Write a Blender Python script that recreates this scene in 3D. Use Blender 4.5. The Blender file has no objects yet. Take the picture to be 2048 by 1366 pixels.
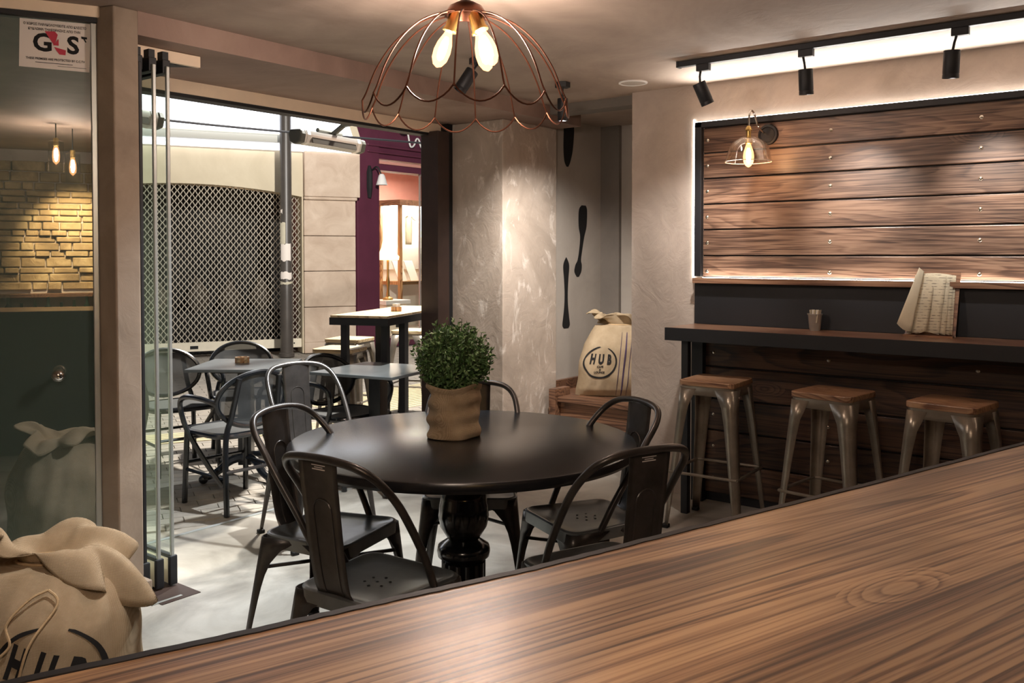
import bpy, bmesh, math, random
from mathutils import Vector, Matrix
random.seed(7)
SC = bpy.context.scene
COL = SC.collection
R = math.radians
PI = math.pi

# ------------------------------------------------------------------ camera
FPX = 1790.0; HC = 1.45; YAW = R(37.75); PIT = R(1.5); HOR = 512.0
cd = bpy.data.cameras.new('camera'); cam = bpy.data.objects.new('camera', cd); COL.objects.link(cam)
cd.sensor_width = 36.0; cd.lens = 36.0 * FPX / 2048.0
py = HOR + FPX * math.tan(PIT)
cd.shift_y = (py - 683.0) / 2048.0
cd.clip_start = 0.02; cd.clip_end = 200
cam.location = (0, 0, HC)
cam.rotation_euler = (PI / 2 - PIT, 0, YAW - PI / 2)
SC.camera = cam

# ------------------------------------------------------------------ world, big lights, exposure
w = bpy.data.worlds.new('world'); SC.world = w; w.use_nodes = True
w.node_tree.nodes['Background'].inputs[0].default_value = (0.30, 0.36, 0.46, 1)
w.node_tree.nodes['Background'].inputs[1].default_value = 0.18
SC.view_settings.view_transform = 'Standard'; SC.view_settings.look = 'None'
SC.view_settings.gamma = 1.0; SC.view_settings.exposure = 0.1
try: SC.cycles.transparent_max_bounces = 24
except Exception: pass
try: SC.view_settings.use_curve_mapping = False
except Exception: pass

def light(name, kind, loc, energy, col, target=None, size=0.05, angle=60, blend=0.5):
    l = bpy.data.lights.new(name, kind); l.energy = energy; l.color = col
    o = bpy.data.objects.new(name, l); COL.objects.link(o); o.location = loc
    if kind in ('POINT', 'SPOT'): l.shadow_soft_size = size
    if kind == 'SPOT': l.spot_size = R(angle); l.spot_blend = blend
    if kind == 'AREA': l.size = size
    if target is not None:
        o.rotation_euler = (Vector(target) - Vector(loc)).to_track_quat('-Z', 'Y').to_euler()
    return o
WARM = (1.0, 0.70, 0.45); SOFT = (1.0, 0.94, 0.88); COOL = (0.90, 0.96, 1.0)
# street flood lamp high above the pavement, right of the opening
light('street_lamp_light', 'POINT', (5.5, 5.0, 4.0), 1700, (1.0, 0.95, 0.88), size=0.12)

# ------------------------------------------------------------------ street-aligned frame (27.25 deg off the facade)
AS = R(27.25); ES = Vector((math.cos(AS), -math.sin(AS), 0)); EN = Vector((math.sin(AS), math.cos(AS), 0))
def S(s, n, z=0.0): return ES * s + EN * n + Vector((0, 0, z))

# ------------------------------------------------------------------ materials
def lin(c):
    if isinstance(c, str):
        c = [int(c[i:i + 2], 16) / 255 for i in (0, 2, 4)]
    return tuple((x / 12.92 if x <= 0.04045 else ((x + 0.055) / 1.055) ** 2.4) for x in c) + (1.0,)
MATS = {}
class NT:
    def __init__(s, name):
        s.m = bpy.data.materials.new(name); s.m.use_nodes = True; s.t = s.m.node_tree
        s.b = s.t.nodes['Principled BSDF']; s.out = s.t.nodes['Material Output']; MATS[name] = s.m
    def n(s, typ, **kw):
        nd = s.t.nodes.new(typ)
        for k, v in kw.items():
            if k.startswith('i_'):
                key = k[2:]; key = int(key) if key.isdigit() else key.replace('_', ' ')
                nd.inputs[key].default_value = v
            else: setattr(nd, k, v)
        return nd
    def l(s, a, b): s.t.links.new(a, b)
    def ramp(s, fac, stops):
        r = s.n('ShaderNodeValToRGB'); e = r.color_ramp.elements
        while len(e) < len(stops): e.new(0.5)
        for el, (p, c) in zip(e, stops): el.position = p; el.color = c
        s.l(fac, r.inputs[0]); return r.outputs[0]
    def coord(s, scale=(1, 1, 1), rnd=False, rot=(0, 0, 0)):
        tc = s.n('ShaderNodeTexCoord'); mp = s.n('ShaderNodeMapping')
        mp.inputs['Scale'].default_value = scale; mp.inputs['Rotation'].default_value = rot
        src = tc.outputs['Object']
        if rnd:
            oi = s.n('ShaderNodeObjectInfo'); cb = s.n('ShaderNodeCombineXYZ')
            mu = s.n('ShaderNodeMath', operation='MULTIPLY'); mu.inputs[1].default_value = 37.0
            s.l(oi.outputs['Random'], mu.inputs[0])
            for i in range(3): s.l(mu.outputs[0], cb.inputs[i])
            ad = s.n('ShaderNodeVectorMath', operation='ADD'); s.l(src, ad.inputs[0]); s.l(cb.outputs[0], ad.inputs[1]); src = ad.outputs[0]
        s.l(src, mp.inputs[0]); return mp.outputs[0]
    def noise(s, vec, scale, detail=4, rough=0.55, dist=0.0):
        nd = s.n('ShaderNodeTexNoise'); nd.inputs['Scale'].default_value = scale; nd.inputs['Detail'].default_value = detail
        nd.inputs['Roughness'].default_value = rough; nd.inputs['Distortion'].default_value = dist
        s.l(vec, nd.inputs['Vector']); return nd.outputs['Fac']
    def bump(s, h, strength=0.2, dist=0.01):
        b = s.n('ShaderNodeBump'); b.inputs['Strength'].default_value = strength; b.inputs['Distance'].default_value = dist
        s.l(h, b.inputs['Height']); s.l(b.outputs[0], s.b.inputs['Normal'])
    def mix(s, fac, a, b, mode='MIX'):
        m = s.n('ShaderNodeMix', data_type='RGBA', blend_type=mode)
        for sock, v in ((m.inputs[0], fac), (m.inputs[6], a), (m.inputs[7], b)):
            if hasattr(v, 'links') or hasattr(v, 'is_linked'): s.l(v, sock)
            else: sock.default_value = v
        return m.outputs[2]
def plain(name, c, rough=0.5, metal=0.0, spec=0.5, var=0.0, vs=8.0, bumpy=0.0, coat=0.0):
    k = NT(name); k.b.inputs['Roughness'].default_value = rough; k.b.inputs['Metallic'].default_value = metal
    k.b.inputs['Specular IOR Level'].default_value = spec
    if coat: k.b.inputs['Coat Weight'].default_value = coat; k.b.inputs['Coat Roughness'].default_value = 0.15
    c = lin(c)
    v = k.coord(); f = k.noise(v, vs, 5, 0.6)
    lo = tuple(x * (1 - var) for x in c[:3]) + (1,); hi = tuple(min(1, x * (1 + var)) for x in c[:3]) + (1,)
    k.l(k.ramp(f, [(0.3, lo), (0.7, hi)]), k.b.inputs['Base Color'])
    if bumpy: k.bump(f, bumpy, 0.005)
    return k.m
def emit(name, c, strength):
    k = NT(name); k.b.inputs['Base Color'].default_value = lin(c)
    k.b.inputs['Emission Color'].default_value = lin(c); k.b.inputs['Emission Strength'].default_value = strength
    return k.m
def plaster(name, c1, c2, c3, scale=1.6, streak=0.0, bumps=0.25):
    k = NT(name); v = k.coord(); f = k.noise(v, scale, 8, 0.62, 0.8)
    base = k.ramp(f, [(0.28, lin(c1)), (0.5, lin(c2)), (0.74, lin(c3))])
    if streak:
        v2 = k.coord((5, 5, 2.6)); g = k.noise(v2, 1.5, 9, 0.68, 1.6)
        m = k.ramp(g, [(0.55, (0, 0, 0, 1)), (0.66, (streak,) * 3 + (1,))])
        base = k.mix(m, base, lin('efe6dc'))
    k.l(base, k.b.inputs['Base Color']); k.b.inputs['Roughness'].default_value = 0.75
    h = k.noise(v, 7, 8, 0.6, 1.5); k.bump(h, bumps, 0.02); return k.m
def wood(name, dark, mid, light_, axis=1, rough=0.4, grain=1.0, coat=0.0, stain=0.35, knots=True, rings=34.0, ring_w=0.5, cross=4.0):
    k = NT(name)
    sc = [150.0] * 3; sc[axis] = 3.0 * grain
    fib = k.ramp(k.noise(k.coord(tuple(sc), rnd=True), 1.0, 3, 0.6), [(0.34, (0, 0, 0, 1)), (0.66, (1, 1, 1, 1))])
    sc = [30.0] * 3; sc[axis] = 1.0 * grain
    mid_n = k.ramp(k.noise(k.coord(tuple(sc), rnd=True), 1.0, 4, 0.6, 0.3), [(0.32, (0, 0, 0, 1)), (0.68, (1, 1, 1, 1))])
    sc2 = [cross] * 3; sc2[axis] = 0.45 * grain
    v2 = k.coord(tuple(sc2), rnd=True)
    wn = k.n('ShaderNodeTexNoise'); wn.inputs['Scale'].default_value = 1.0; wn.inputs['Detail'].default_value = 2.0; wn.inputs['Roughness'].default_value = 0.35; k.l(v2, wn.inputs['Vector'])
    ring_in = wn.outputs['Fac']
    kd = None
    if knots:
        sk = [5.0] * 3; sk[axis] = 1.9
        vo = k.n('ShaderNodeTexVoronoi'); vo.inputs['Scale'].default_value = 0.8; k.l(k.coord(tuple(sk), rnd=True), vo.inputs['Vector']); kd = vo.outputs['Distance']
        mrk = k.n('ShaderNodeMapRange'); mrk.inputs[1].default_value = 0.0; mrk.inputs[2].default_value = 0.20; mrk.inputs[3].default_value = 0.22; mrk.inputs[4].default_value = 0.0; k.l(kd, mrk.inputs[0])
        ad = k.n('ShaderNodeMath', operation='ADD'); k.l(ring_in, ad.inputs[0]); k.l(mrk.outputs[0], ad.inputs[1]); ring_in = ad.outputs[0]
    mm = k.n('ShaderNodeMath', operation='MULTIPLY'); mm.inputs[1].default_value = rings; k.l(ring_in, mm.inputs[0])
    frc = k.n('ShaderNodeMath', operation='FRACT'); k.l(mm.outputs[0], frc.inputs[0])
    rg = k.ramp(frc.outputs[0], [(0.0, (0.95,) * 3 + (1,)), (0.55, (0.62,) * 3 + (1,)), (0.88, (0.05,) * 3 + (1,)), (1.0, (0.95,) * 3 + (1,))])
    m1 = k.n('ShaderNodeMath', operation='MULTIPLY'); m1.inputs[1].default_value = ring_w; k.l(rg, m1.inputs[0])
    m2 = k.n('ShaderNodeMath', operation='MULTIPLY_ADD'); m2.inputs[1].default_value = (1 - ring_w) * 0.62; k.l(fib, m2.inputs[0]); k.l(m1.outputs[0], m2.inputs[2])
    m3 = k.n('ShaderNodeMath', operation='MULTIPLY_ADD'); m3.inputs[1].default_value = (1 - ring_w) * 0.38; k.l(mid_n, m3.inputs[0]); k.l(m2.outputs[0], m3.inputs[2])
    fm = m3
    c = k.ramp(fm.outputs[0], [(0.27, lin(dark)), (0.47, lin(mid)), (0.68, lin(light_))])
    ss = [3.0] * 3; ss[axis] = 1.3
    st = k.noise(k.coord(tuple(ss), rnd=True), 1.0, 3, 0.55, 0.8)
    sr = k.ramp(st, [(0.36, (1 - stain, 1 - stain * 1.02, 1 - stain * 1.02, 1)), (0.58, (1, 1, 1, 1))])
    c = k.mix(1.0, c, sr, 'MULTIPLY')
    if knots:
        kr = k.ramp(kd, [(0.02, (0.30, 0.25, 0.22, 1)), (0.06, (0.75, 0.72, 0.70, 1)), (0.10, (1, 1, 1, 1))])
        c = k.mix(0.9, c, kr, 'MULTIPLY')
    k.l(c, k.b.inputs['Base Color']); k.b.inputs['Roughness'].default_value = rough
    if coat: k.b.inputs['Coat Weight'].default_value = coat; k.b.inputs['Coat Roughness'].default_value = 0.25
    k.bump(fm.outputs[0], 0.07, 0.002); return k.m
def burlap(name, c1, c2):
    k = NT(name); v = k.coord(); f = k.noise(v, 5, 6, 0.65)
    c = k.ramp(f, [(0.3, lin(c1)), (0.7, lin(c2))])
    a = k.n('ShaderNodeTexWave', bands_direction='X'); a.inputs['Scale'].default_value = 95; a.inputs['Distortion'].default_value = 1.2; k.l(v, a.inputs['Vector'])
    b = k.n('ShaderNodeTexWave', bands_direction='Z'); b.inputs['Scale'].default_value = 95; b.inputs['Distortion'].default_value = 1.2; k.l(v, b.inputs['Vector'])
    m = k.n('ShaderNodeMath', operation='MULTIPLY'); k.l(a.outputs['Fac'], m.inputs[0]); k.l(b.outputs['Fac'], m.inputs[1])
    cr = k.ramp(m.outputs[0], [(0.0, (0.72, 0.70, 0.66, 1)), (0.5, (1, 1, 1, 1))])
    c = k.mix(0.8, c, cr, 'MULTIPLY'); k.l(c, k.b.inputs['Base Color']); k.b.inputs['Roughness'].default_value = 0.95
    k.b.inputs['Specular IOR Level'].default_value = 0.1; k.bump(m.outputs[0], 0.5, 0.002); return k.m
def glassy(name, tint, refl=0.12, rough=0.0, trans=1.0):
    k = NT(name); tr = k.n('ShaderNodeBsdfTransparent'); tr.inputs[0].default_value = tuple(x * trans for x in lin(tint)[:3]) + (1,)
    gl = k.n('ShaderNodeBsdfGlossy'); gl.inputs['Roughness'].default_value = rough; gl.inputs[0].default_value = (1, 1, 1, 1)
    fr = k.n('ShaderNodeLayerWeight'); fr.inputs[0].default_value = 0.5
    pw = k.n('ShaderNodeMath', operation='POWER'); pw.inputs[1].default_value = 4.0; k.l(fr.outputs['Facing'], pw.inputs[0])
    ad = k.n('ShaderNodeMath', operation='MULTIPLY_ADD', use_clamp=True); ad.inputs[1].default_value = 0.5; ad.inputs[2].default_value = refl; k.l(pw.outputs[0], ad.inputs[0])
    mx = k.n('ShaderNodeMixShader'); k.l(ad.outputs[0], mx.inputs[0]); k.l(tr.outputs[0], mx.inputs[1]); k.l(gl.outputs[0], mx.inputs[2])
    k.l(mx.outputs[0], k.out.inputs['Surface']); k.t.nodes.remove(k.b); return k.m

M_ceiling = plaster('ceiling_plaster', '8a786c', 'a39183', 'b9a898', 1.1, bumps=0.15)
M_wall = plaster('wall_plaster', '988b80', 'b0a297', 'c5b8ac', 1.3, bumps=0.35)
M_pillar = plaster('pillar_plaster', '9d8f81', 'b4a597', 'c8baac', 2.2, streak=0.55, bumps=0.3)
M_beam = plaster('beam_plaster', '7d675c', '937a6e', 'a58d80', 1.5, bumps=0.15)
M_column = plaster('column_plaster', '857565', '9a8978', 'ab9a88', 2.5, bumps=0.12)
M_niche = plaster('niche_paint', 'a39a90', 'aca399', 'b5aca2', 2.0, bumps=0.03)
M_nichedark = plaster('niche_dark_grey', '6f6860', '787068', '817970', 2.0, bumps=0.03)  # darker grey of the two niche bands
M_header = plain('header_beige', 'ecd6bb', 0.5, var=0.05)
M_black = plain('matt_black', '16161a', 0.55, var=0.1)
M_blackpaint = plain('black_paint', '0b0b0d', 0.7, var=0.05)
M_blackgloss = plain('black_lacquer', '0e0f12', 0.16, var=0.1, coat=0.5)
M_blacktop = plain('black_table_top', '1b1c1f', 0.26, var=0.35, vs=4.0, spec=0.65)
M_gun = plain('gunmetal', '5e564f', 0.32, metal=0.85, var=0.25, vs=14)
M_gundark = plain('dark_gunmetal', '4b4744', 0.33, metal=0.6, var=0.25, vs=14)
M_seatmetal = plain('seat_metal', '75797a', 0.30, metal=0.5, var=0.15, vs=10)  # lighter than the frame: reflections from outside are put into the colour
M_stoolmetal = plain('stool_steel', '8f867a', 0.30, metal=0.6, var=0.2, vs=12)
M_brownsteel = plain('brown_steel', '3a2a24', 0.5, var=0.2)
M_alu = plain('aluminium', 'b9bcb8', 0.35, metal=0.6, var=0.05)
M_cream = plain('cream_plastic', 'e6ddc8', 0.5, var=0.05)
M_rubber = plain('rubber', '121212', 0.8)
M_white = plain('white_paint', 'e8e6e2', 0.55, var=0.03)
M_brass = plain('brass', 'b99b5e', 0.3, metal=0.9)
M_copper = plain('copper_wire', '6e4534', 0.32, metal=0.9, var=0.15)
M_chrome = plain('chrome', 'd5d2cc', 0.12, metal=1.0)
M_bolt = plain('bolt_steel', 'efe8da', 0.18, metal=1.0)
M_paper = plain('paper', 'c9c1ab', 0.85, var=0.06, vs=20)
M_red = plain('sticker_red', 'c0344a', 0.6)
M_stickerwhite = plain('sticker_white', 'e9dfd6', 0.6, var=0.02)
M_ink = plain('ink', '1c1a1a', 0.9, var=0.2)
M_purple_thread = plain('purple_thread', '4a3a52', 0.9)
M_rope = plain('rope', 'c7ab85', 0.9, var=0.15, vs=60)
M_burlap = burlap('burlap', 'ab9679', 'cdb99d')
M_potcloth = burlap('pot_burlap', 'b39b7e', 'e2cfb2')
M_wood_counter = wood('counter_wood', '604636', '9f7b5e', 'c8a47e', 0, 0.38, 0.5, coat=0.15, stain=0.45, rings=34.0, ring_w=0.34, cross=3.2)
M_wood_plank = wood('plank_wood', '4a352b', '735746', '937662', 1, 0.42, 1.0, coat=0.1, stain=0.55, rings=22, ring_w=0.27, cross=5.0)
M_wood_low = wood('low_plank_wood', '2a1a13', '472f22', '5d4230', 1, 0.5, 0.8, stain=0.5, rings=22, ring_w=0.42)
M_wood_shelf = wood('shelf_wood', '553a2d', '7d5b47', '967259', 1, 0.28, 0.8, coat=0.3, stain=0.3, knots=False)
M_wood_seat = wood('seat_wood', '6a4836', '8f6a4f', 'ab8768', 1, 0.4, 1.6, stain=0.3, knots=False)
M_wood_seatlight = wood('seat_wood_light', '9b8361', 'bfa57e', 'd6c09a', 1, 0.45, 1.6, stain=0.2, knots=False)
M_wood_bench = wood('bench_wood', '4a3226', '6a4a38', '86624a', 1, 0.4, 0.9, stain=0.35, knots=False)
M_wood_cabinet = wood('cabinet_wood', '7d5638', 'a67a52', 'c49a6e', 2, 0.45, 1.0, knots=False)
M_textile = plain('mesh_textile', '50504e', 0.8, var=0.2, vs=200)
M_bistro = plain('bistro_tube', '15171a', 0.25, var=0.2, vs=30, coat=0.3)
M_bistrotop = plain('bistro_table_top', '4d5254', 0.28, var=0.25, vs=5, spec=0.6)
M_stone = plaster('pale_stone', 'b7a08c', 'c7b29e', 'd6c3b0', 3.0, bumps=0.1)
M_fascia = plaster('beige_facade', 'bcaf95', 'c9bca2', 'd5c9b0', 1.0, bumps=0.06)
M_purple = plain('purple_shopfront', '5b2b3c', 0.45, var=0.12, vs=3)
M_pink = plain('pink_wall', 'cf9384', 0.8, var=0.05)
M_grille = plain('grille_metal', 'd8d0c2', 0.45, metal=0.1, var=0.1)
M_darkshop = plain('dark_interior', '14110e', 0.8, var=0.4, vs=1.5)
M_pole = plain('pole_paint', '4a443f', 0.4, var=0.2, vs=3)
M_heater = plain('heater_silver', 'c4c2bd', 0.3, metal=0.6)
M_heatercap = plain('heater_dark', '55564f', 0.5)
M_tactile = plain('tactile_paving', 'c4b795', 0.8, var=0.12, vs=12)
M_street = plain('street_base', '6d675e', 0.85, var=0.15, vs=2)
M_dimform = plain('dim_form', '4e463c', 0.7)  # dark tone puts the dimness of the pale forms into their colour
M_stem = plain('stem', '3d4a2c', 0.7)
M_soil = plain('soil', '1b1510', 0.9)
def paver_mat():
    k = NT('paver_stone'); v = k.coord(rnd=True); f = k.noise(v, 9, 7, 0.65)
    oi = k.n('ShaderNodeObjectInfo')
    c = k.ramp(f, [(0.25, lin('8c857b')), (0.75, lin('aaa195'))]); r = k.ramp(oi.outputs['Random'], [(0, (0.82, 0.82, 0.82, 1)), (1, (1.08, 1.06, 1.02, 1))])
    k.l(k.mix(1.0, c, r, 'MULTIPLY'), k.b.inputs['Base Color']); k.b.inputs['Roughness'].default_value = 0.8; k.bump(f, 0.3, 0.006); return k.m
M_paver = paver_mat()
def far_paving():
    k = NT('far_paving'); v = k.coord((1, 1, 1), rot=(0, 0, AS)); b = k.n('ShaderNodeTexBrick')
    b.inputs['Color1'].default_value = lin('8f887e'); b.inputs['Color2'].default_value = lin('9f968a'); b.inputs['Mortar'].default_value = lin('6b655c')
    b.inputs['Scale'].default_value = 1.0; b.inputs['Brick Width'].default_value = 0.21; b.inputs['Row Height'].default_value = 0.11; b.inputs['Mortar Size'].default_value = 0.006
    k.l(v, b.inputs['Vector']); k.l(b.outputs['Color'], k.b.inputs['Base Color']); k.b.inputs['Roughness'].default_value = 0.8; return k.m
M_farpave = far_paving()
def concrete():
    k = NT('polished_concrete'); v = k.coord(); f = k.noise(v, 1.7, 9, 0.62, 1.2); g = k.noise(v, 0.9, 4, 0.5, 0.8)
    c = k.ramp(f, [(0.30, lin('7f7a72')), (0.5, lin('a8a39a')), (0.70, lin('c6c2b9'))])
    c2 = k.ramp(g, [(0.35, (0.72, 0.68, 0.62, 1)), (0.65, (1, 1, 1, 1))])
    k.l(k.mix(0.8, c, c2, 'MULTIPLY'), k.b.inputs['Base Color'])
    rr = k.ramp(f, [(0.3, (0.30,) * 3 + (1,)), (0.7, (0.48,) * 3 + (1,))]); k.l(rr, k.b.inputs['Roughness']); return k.m
M_floor = concrete()
def leafmat():
    k = NT('leaf'); v = k.coord(); f = k.noise(v, 40, 2, 0.5)
    k.l(k.ramp(f, [(0.3, lin('3f5f38')), (0.55, lin('5d8049')), (0.75, lin('b4c89a'))]), k.b.inputs['Base Color']); k.b.inputs['Roughness'].default_value = 0.38
    return k.m
M_leaf = leafmat()
M_glass = glassy('clear_glass', 'fdfdfc', 0.05)
M_shadeglass = glassy('shade_glass', 'fbf8f4', 0.13)
M_rimglass = plain('rim_glass', 'e6d6c4', 0.15, spec=0.9)
M_panelglass = glassy('panel_glass', 'f8fcfa', 0.03)
M_shopglass = glassy('shop_glass', 'f5f5f2', 0.0)
M_tint = glassy('tinted_glass', '3f5a4c', 0.38, 0.0, 0.6)
def pane_haze():  # mixes diffuse green into the glass as a haze that brightens the pane
    t_ = M_tint.node_tree; out = t_.nodes['Material Output']; src = out.inputs['Surface'].links[0].from_socket
    df = t_.nodes.new('ShaderNodeBsdfDiffuse'); df.inputs[0].default_value = lin('7d948a'); mx = t_.nodes.new('ShaderNodeMixShader'); mx.inputs[0].default_value = 0.30
    t_.links.new(src, mx.inputs[1]); t_.links.new(df.outputs[0], mx.inputs[2]); t_.links.new(mx.outputs[0], out.inputs['Surface'])
pane_haze()
M_led = emit('led_white', 'fff6ea', 16.0)
M_ledbot = emit('led_bottom', 'fff6ea', 22.0)
M_sign = emit('backlit_sign', 'eef3ff', 2.6)
M_core = emit('bulb_core', 'ffe9da', 900.0)
M_core2 = emit('bulb_core_small', 'ffc894', 330.0)
M_corebar = emit('bulb_core_bar', 'ffe8d4', 2000.0)
M_shadelit = emit('lit_lampshade', 'ffd9a0', 3.2)
M_vitrinelight = emit('vitrine_light', 'fff6ec', 40.0)
M_tube = emit('tube_light', 'fff0e0', 10.0)
def shellmat():
    k = NT('bulb_glass'); tr = k.n('ShaderNodeBsdfTransparent'); em = k.n('ShaderNodeEmission'); em.inputs[0].default_value = lin('ffb070'); em.inputs[1].default_value = 6.0
    mx = k.n('ShaderNodeMixShader'); mx.inputs[0].default_value = 0.45; k.l(tr.outputs[0], mx.inputs[1]); k.l(em.outputs[0], mx.inputs[2])
    k.l(mx.outputs[0], k.out.inputs['Surface']); k.t.nodes.remove(k.b); return k.m
M_shell = shellmat()
def textile_alpha():
    k = NT('open_textile'); k.b.inputs['Base Color'].default_value = lin('333536'); k.b.inputs['Roughness'].default_value = 0.7
    k.b.inputs['Alpha'].default_value = 0.84; return k.m
M_openmesh = textile_alpha()
M_backstone = plaster('bar_stone', '6d5a3e', '9c8560', 'c9b48a', 4.0, bumps=0.6)
M_bottle = plain('bottle_glass', '1d2a1e', 0.1, coat=0.3)

# ------------------------------------------------------------------ mesh helpers
class B:
    def __init__(s): s.v = []; s.f = []
    def add(s, vs, fs):
        o = len(s.v); s.v += [Vector(p) for p in vs]; s.f += [[i + o for i in f] for f in fs]; return s
    def box(s, a, b):
        x0, y0, z0 = a; x1, y1, z1 = b
        return s.add([(x0, y0, z0), (x1, y0, z0), (x1, y1, z0), (x0, y1, z0), (x0, y0, z1), (x1, y0, z1), (x1, y1, z1), (x0, y1, z1)],
                     [(0, 3, 2, 1), (4, 5, 6, 7), (0, 1, 5, 4), (1, 2, 6, 5), (2, 3, 7, 6), (3, 0, 4, 7)])
    def obox(s, c, ax, ay, az):           # oriented box: centre and three half-axis vectors
        c, ax, ay, az = map(Vector, (c, ax, ay, az))
        vs = [c + ax * i + ay * j + az * k for k in (-1, 1) for (i, j) in ((-1, -1), (1, -1), (1, 1), (-1, 1))]
        return s.add(vs, [(0, 3, 2, 1), (4, 5, 6, 7), (0, 1, 5, 4), (1, 2, 6, 5), (2, 3, 7, 6), (3, 0, 4, 7)])
    def prism(s, poly, z0, z1):
        n = len(poly); vs = [(p[0], p[1], z0) for p in poly] + [(p[0], p[1], z1) for p in poly]
        return s.add(vs, [list(range(n))[::-1], list(range(n, 2 * n))] + [(i, (i + 1) % n, n + (i + 1) % n, n + i) for i in range(n)])
    def extr(s, pts, d):                   # planar polygon in 3D, extruded by vector d
        n = len(pts); d = Vector(d); vs = [Vector(p) for p in pts] + [Vector(p) + d for p in pts]
        return s.add(vs, [list(range(n))[::-1], list(range(n, 2 * n))] + [(i, (i + 1) % n, n + (i + 1) % n, n + i) for i in range(n)])
    def lathe(s, prof, n=24, c=(0, 0, 0), cap=True):
        c = Vector(c); vs = []; m = len(prof)
        for r, z in prof:
            for i in range(n):
                a = 2 * PI * i / n; vs.append(c + Vector((r * math.cos(a), r * math.sin(a), z)))
        fs = [(j * n + i, j * n + (i + 1) % n, (j + 1) * n + (i + 1) % n, (j + 1) * n + i) for j in range(m - 1) for i in range(n)]
        if cap: fs += [list(range(n))[::-1], list(range((m - 1) * n, m * n))]
        return s.add(vs, fs)
    def tube(s, pts, r, n=8, closed=False, cap=True):
        pts = [Vector(p) for p in pts]; k = len(pts); rs = r if isinstance(r, (list, tuple)) else [r] * k
        tang = []
        for i in range(k):
            a = pts[(i - 1) % k] if (closed or i > 0) else pts[0]; b = pts[(i + 1) % k] if (closed or i < k - 1) else pts[-1]
            tang.append((b - a).normalized())
        up = Vector((0, 0, 1)) if abs(tang[0].z) < 0.9 else Vector((1, 0, 0))
        nrm = tang[0].cross(up).normalized(); vs = []
        for i in range(k):
            t = tang[i]; nrm = (nrm - t * nrm.dot(t)).normalized(); bi = t.cross(nrm)
            for j in range(n):
                a = 2 * PI * j / n; vs.append(pts[i] + (nrm * math.cos(a) + bi * math.sin(a)) * rs[i])
        fs = [(i * n + j, i * n + (j + 1) % n, ((i + 1) % k) * n + (j + 1) % n, ((i + 1) % k) * n + j) for i in range(k if closed else k - 1) for j in range(n)]
        if cap and not closed: fs += [list(range(n))[::-1], list(range((k - 1) * n, k * n))]
        return s.add(vs, fs)
    def grid(s, nu, nv, fn, wrapu=False):
        vs = [fn(i / (nu if wrapu else nu - 1), j / (nv - 1)) for j in range(nv) for i in range(nu)]
        fs = [(j * nu + i, j * nu + (i + 1) % nu, (j + 1) * nu + (i + 1) % nu, (j + 1) * nu + i) for j in range(nv - 1) for i in range(nu if wrapu else nu - 1)]
        return s.add(vs, fs)
    def sphere(s, c, r, n=12, m=8, sz=1.0):
        prof = [(max(1e-4, r * math.sin(PI * i / m)), -r * sz * math.cos(PI * i / m)) for i in range(m + 1)]
        return s.lathe(prof, n, c)
    def xf(s, mat):
        s.v = [mat @ p for p in s.v]; return s
    def mesh(s, name, mat, smooth=False):
        me = bpy.data.meshes.new(name); me.from_pydata([tuple(p) for p in s.v], [], s.f)
        bm = bmesh.new(); bm.from_mesh(me); bmesh.ops.recalc_face_normals(bm, faces=bm.faces); bm.to_mesh(me); bm.free()
        if smooth:
            for p in me.polygons: p.use_smooth = True
        me.materials.append(mat); me.update(); return me
def pmat(o):
    return Matrix.Translation(o['_loc']) @ Matrix.Rotation(o['_rz'], 4, 'Z') if '_loc' in o else Matrix.Identity(4)
def smooth_angle(o, deg=40):
    try:
        me = o.data
        for p in me.polygons: p.use_smooth = True
        me.set_sharp_from_angle(angle=R(deg))
    except Exception: pass
def part(name, b, mat, parent=None, smooth=False, world=True, bevel=0.0, kind=None, label=None, solid=0.0, seg=2):
    """one mesh object; vertices in world space are moved into the parent's frame"""
    if parent is not None and world:
        inv = (Matrix.Translation(ROOT[parent.name][0]) @ Matrix.Rotation(ROOT[parent.name][1], 4, 'Z')).inverted()
        b.xf(inv)
    me = b.mesh(name, mat, False); o = bpy.data.objects.new(name, me); COL.objects.link(o)
    if smooth: smooth_angle(o, 42 if smooth is True else smooth)
    if parent is not None:
        o.parent = parent; ROOT[o.name] = ROOT[parent.name]
    else: ROOT[o.name] = (Vector((0, 0, 0)), 0.0)
    if solid: m = o.modifiers.new('solid', 'SOLIDIFY'); m.thickness = solid; m.offset = 0
    if bevel: m = o.modifiers.new('bevel', 'BEVEL'); m.width = bevel; m.segments = seg; m.limit_method = 'ANGLE'; m.angle_limit = R(40)
    if kind: o['kind'] = kind
    if label: o['label'] = label
    return o
ROOT = {}
def thing(name, label, cat, loc=(0, 0, 0), rz=0.0, group=None):
    o = bpy.data.objects.new(name, None); COL.objects.link(o); o.empty_display_size = 0.1
    o.location = loc; o.rotation_euler = (0, 0, rz); ROOT[o.name] = (Vector(loc), rz)
    return tag(o, label, cat, group)
def tag(o, label, cat, group=None):
    o['label'] = label; o['category'] = cat
    if group: o['group'] = group
    return o
def struct(name, b, mat, parent=None, **kw):
    o = part(name, b, mat, parent, **kw)
    if parent is None: o['kind'] = 'structure'
    return o
def dup(root, loc, rz, label, group=None):
    def cp(o, par):
        c = o.copy(); COL.objects.link(c); c.parent = par
        for ch in KIDS.get(o.name, []): cp(ch, c)
        return c
    KIDS = {}
    for o in COL.objects:
        if o.parent: KIDS.setdefault(o.parent.name, []).append(o)
    c = cp(root, None); c.location = loc; c.rotation_euler = (0, 0, rz); c['label'] = label; ROOT[c.name] = (Vector(loc), rz)
    if group: c['group'] = group
    return c
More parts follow.
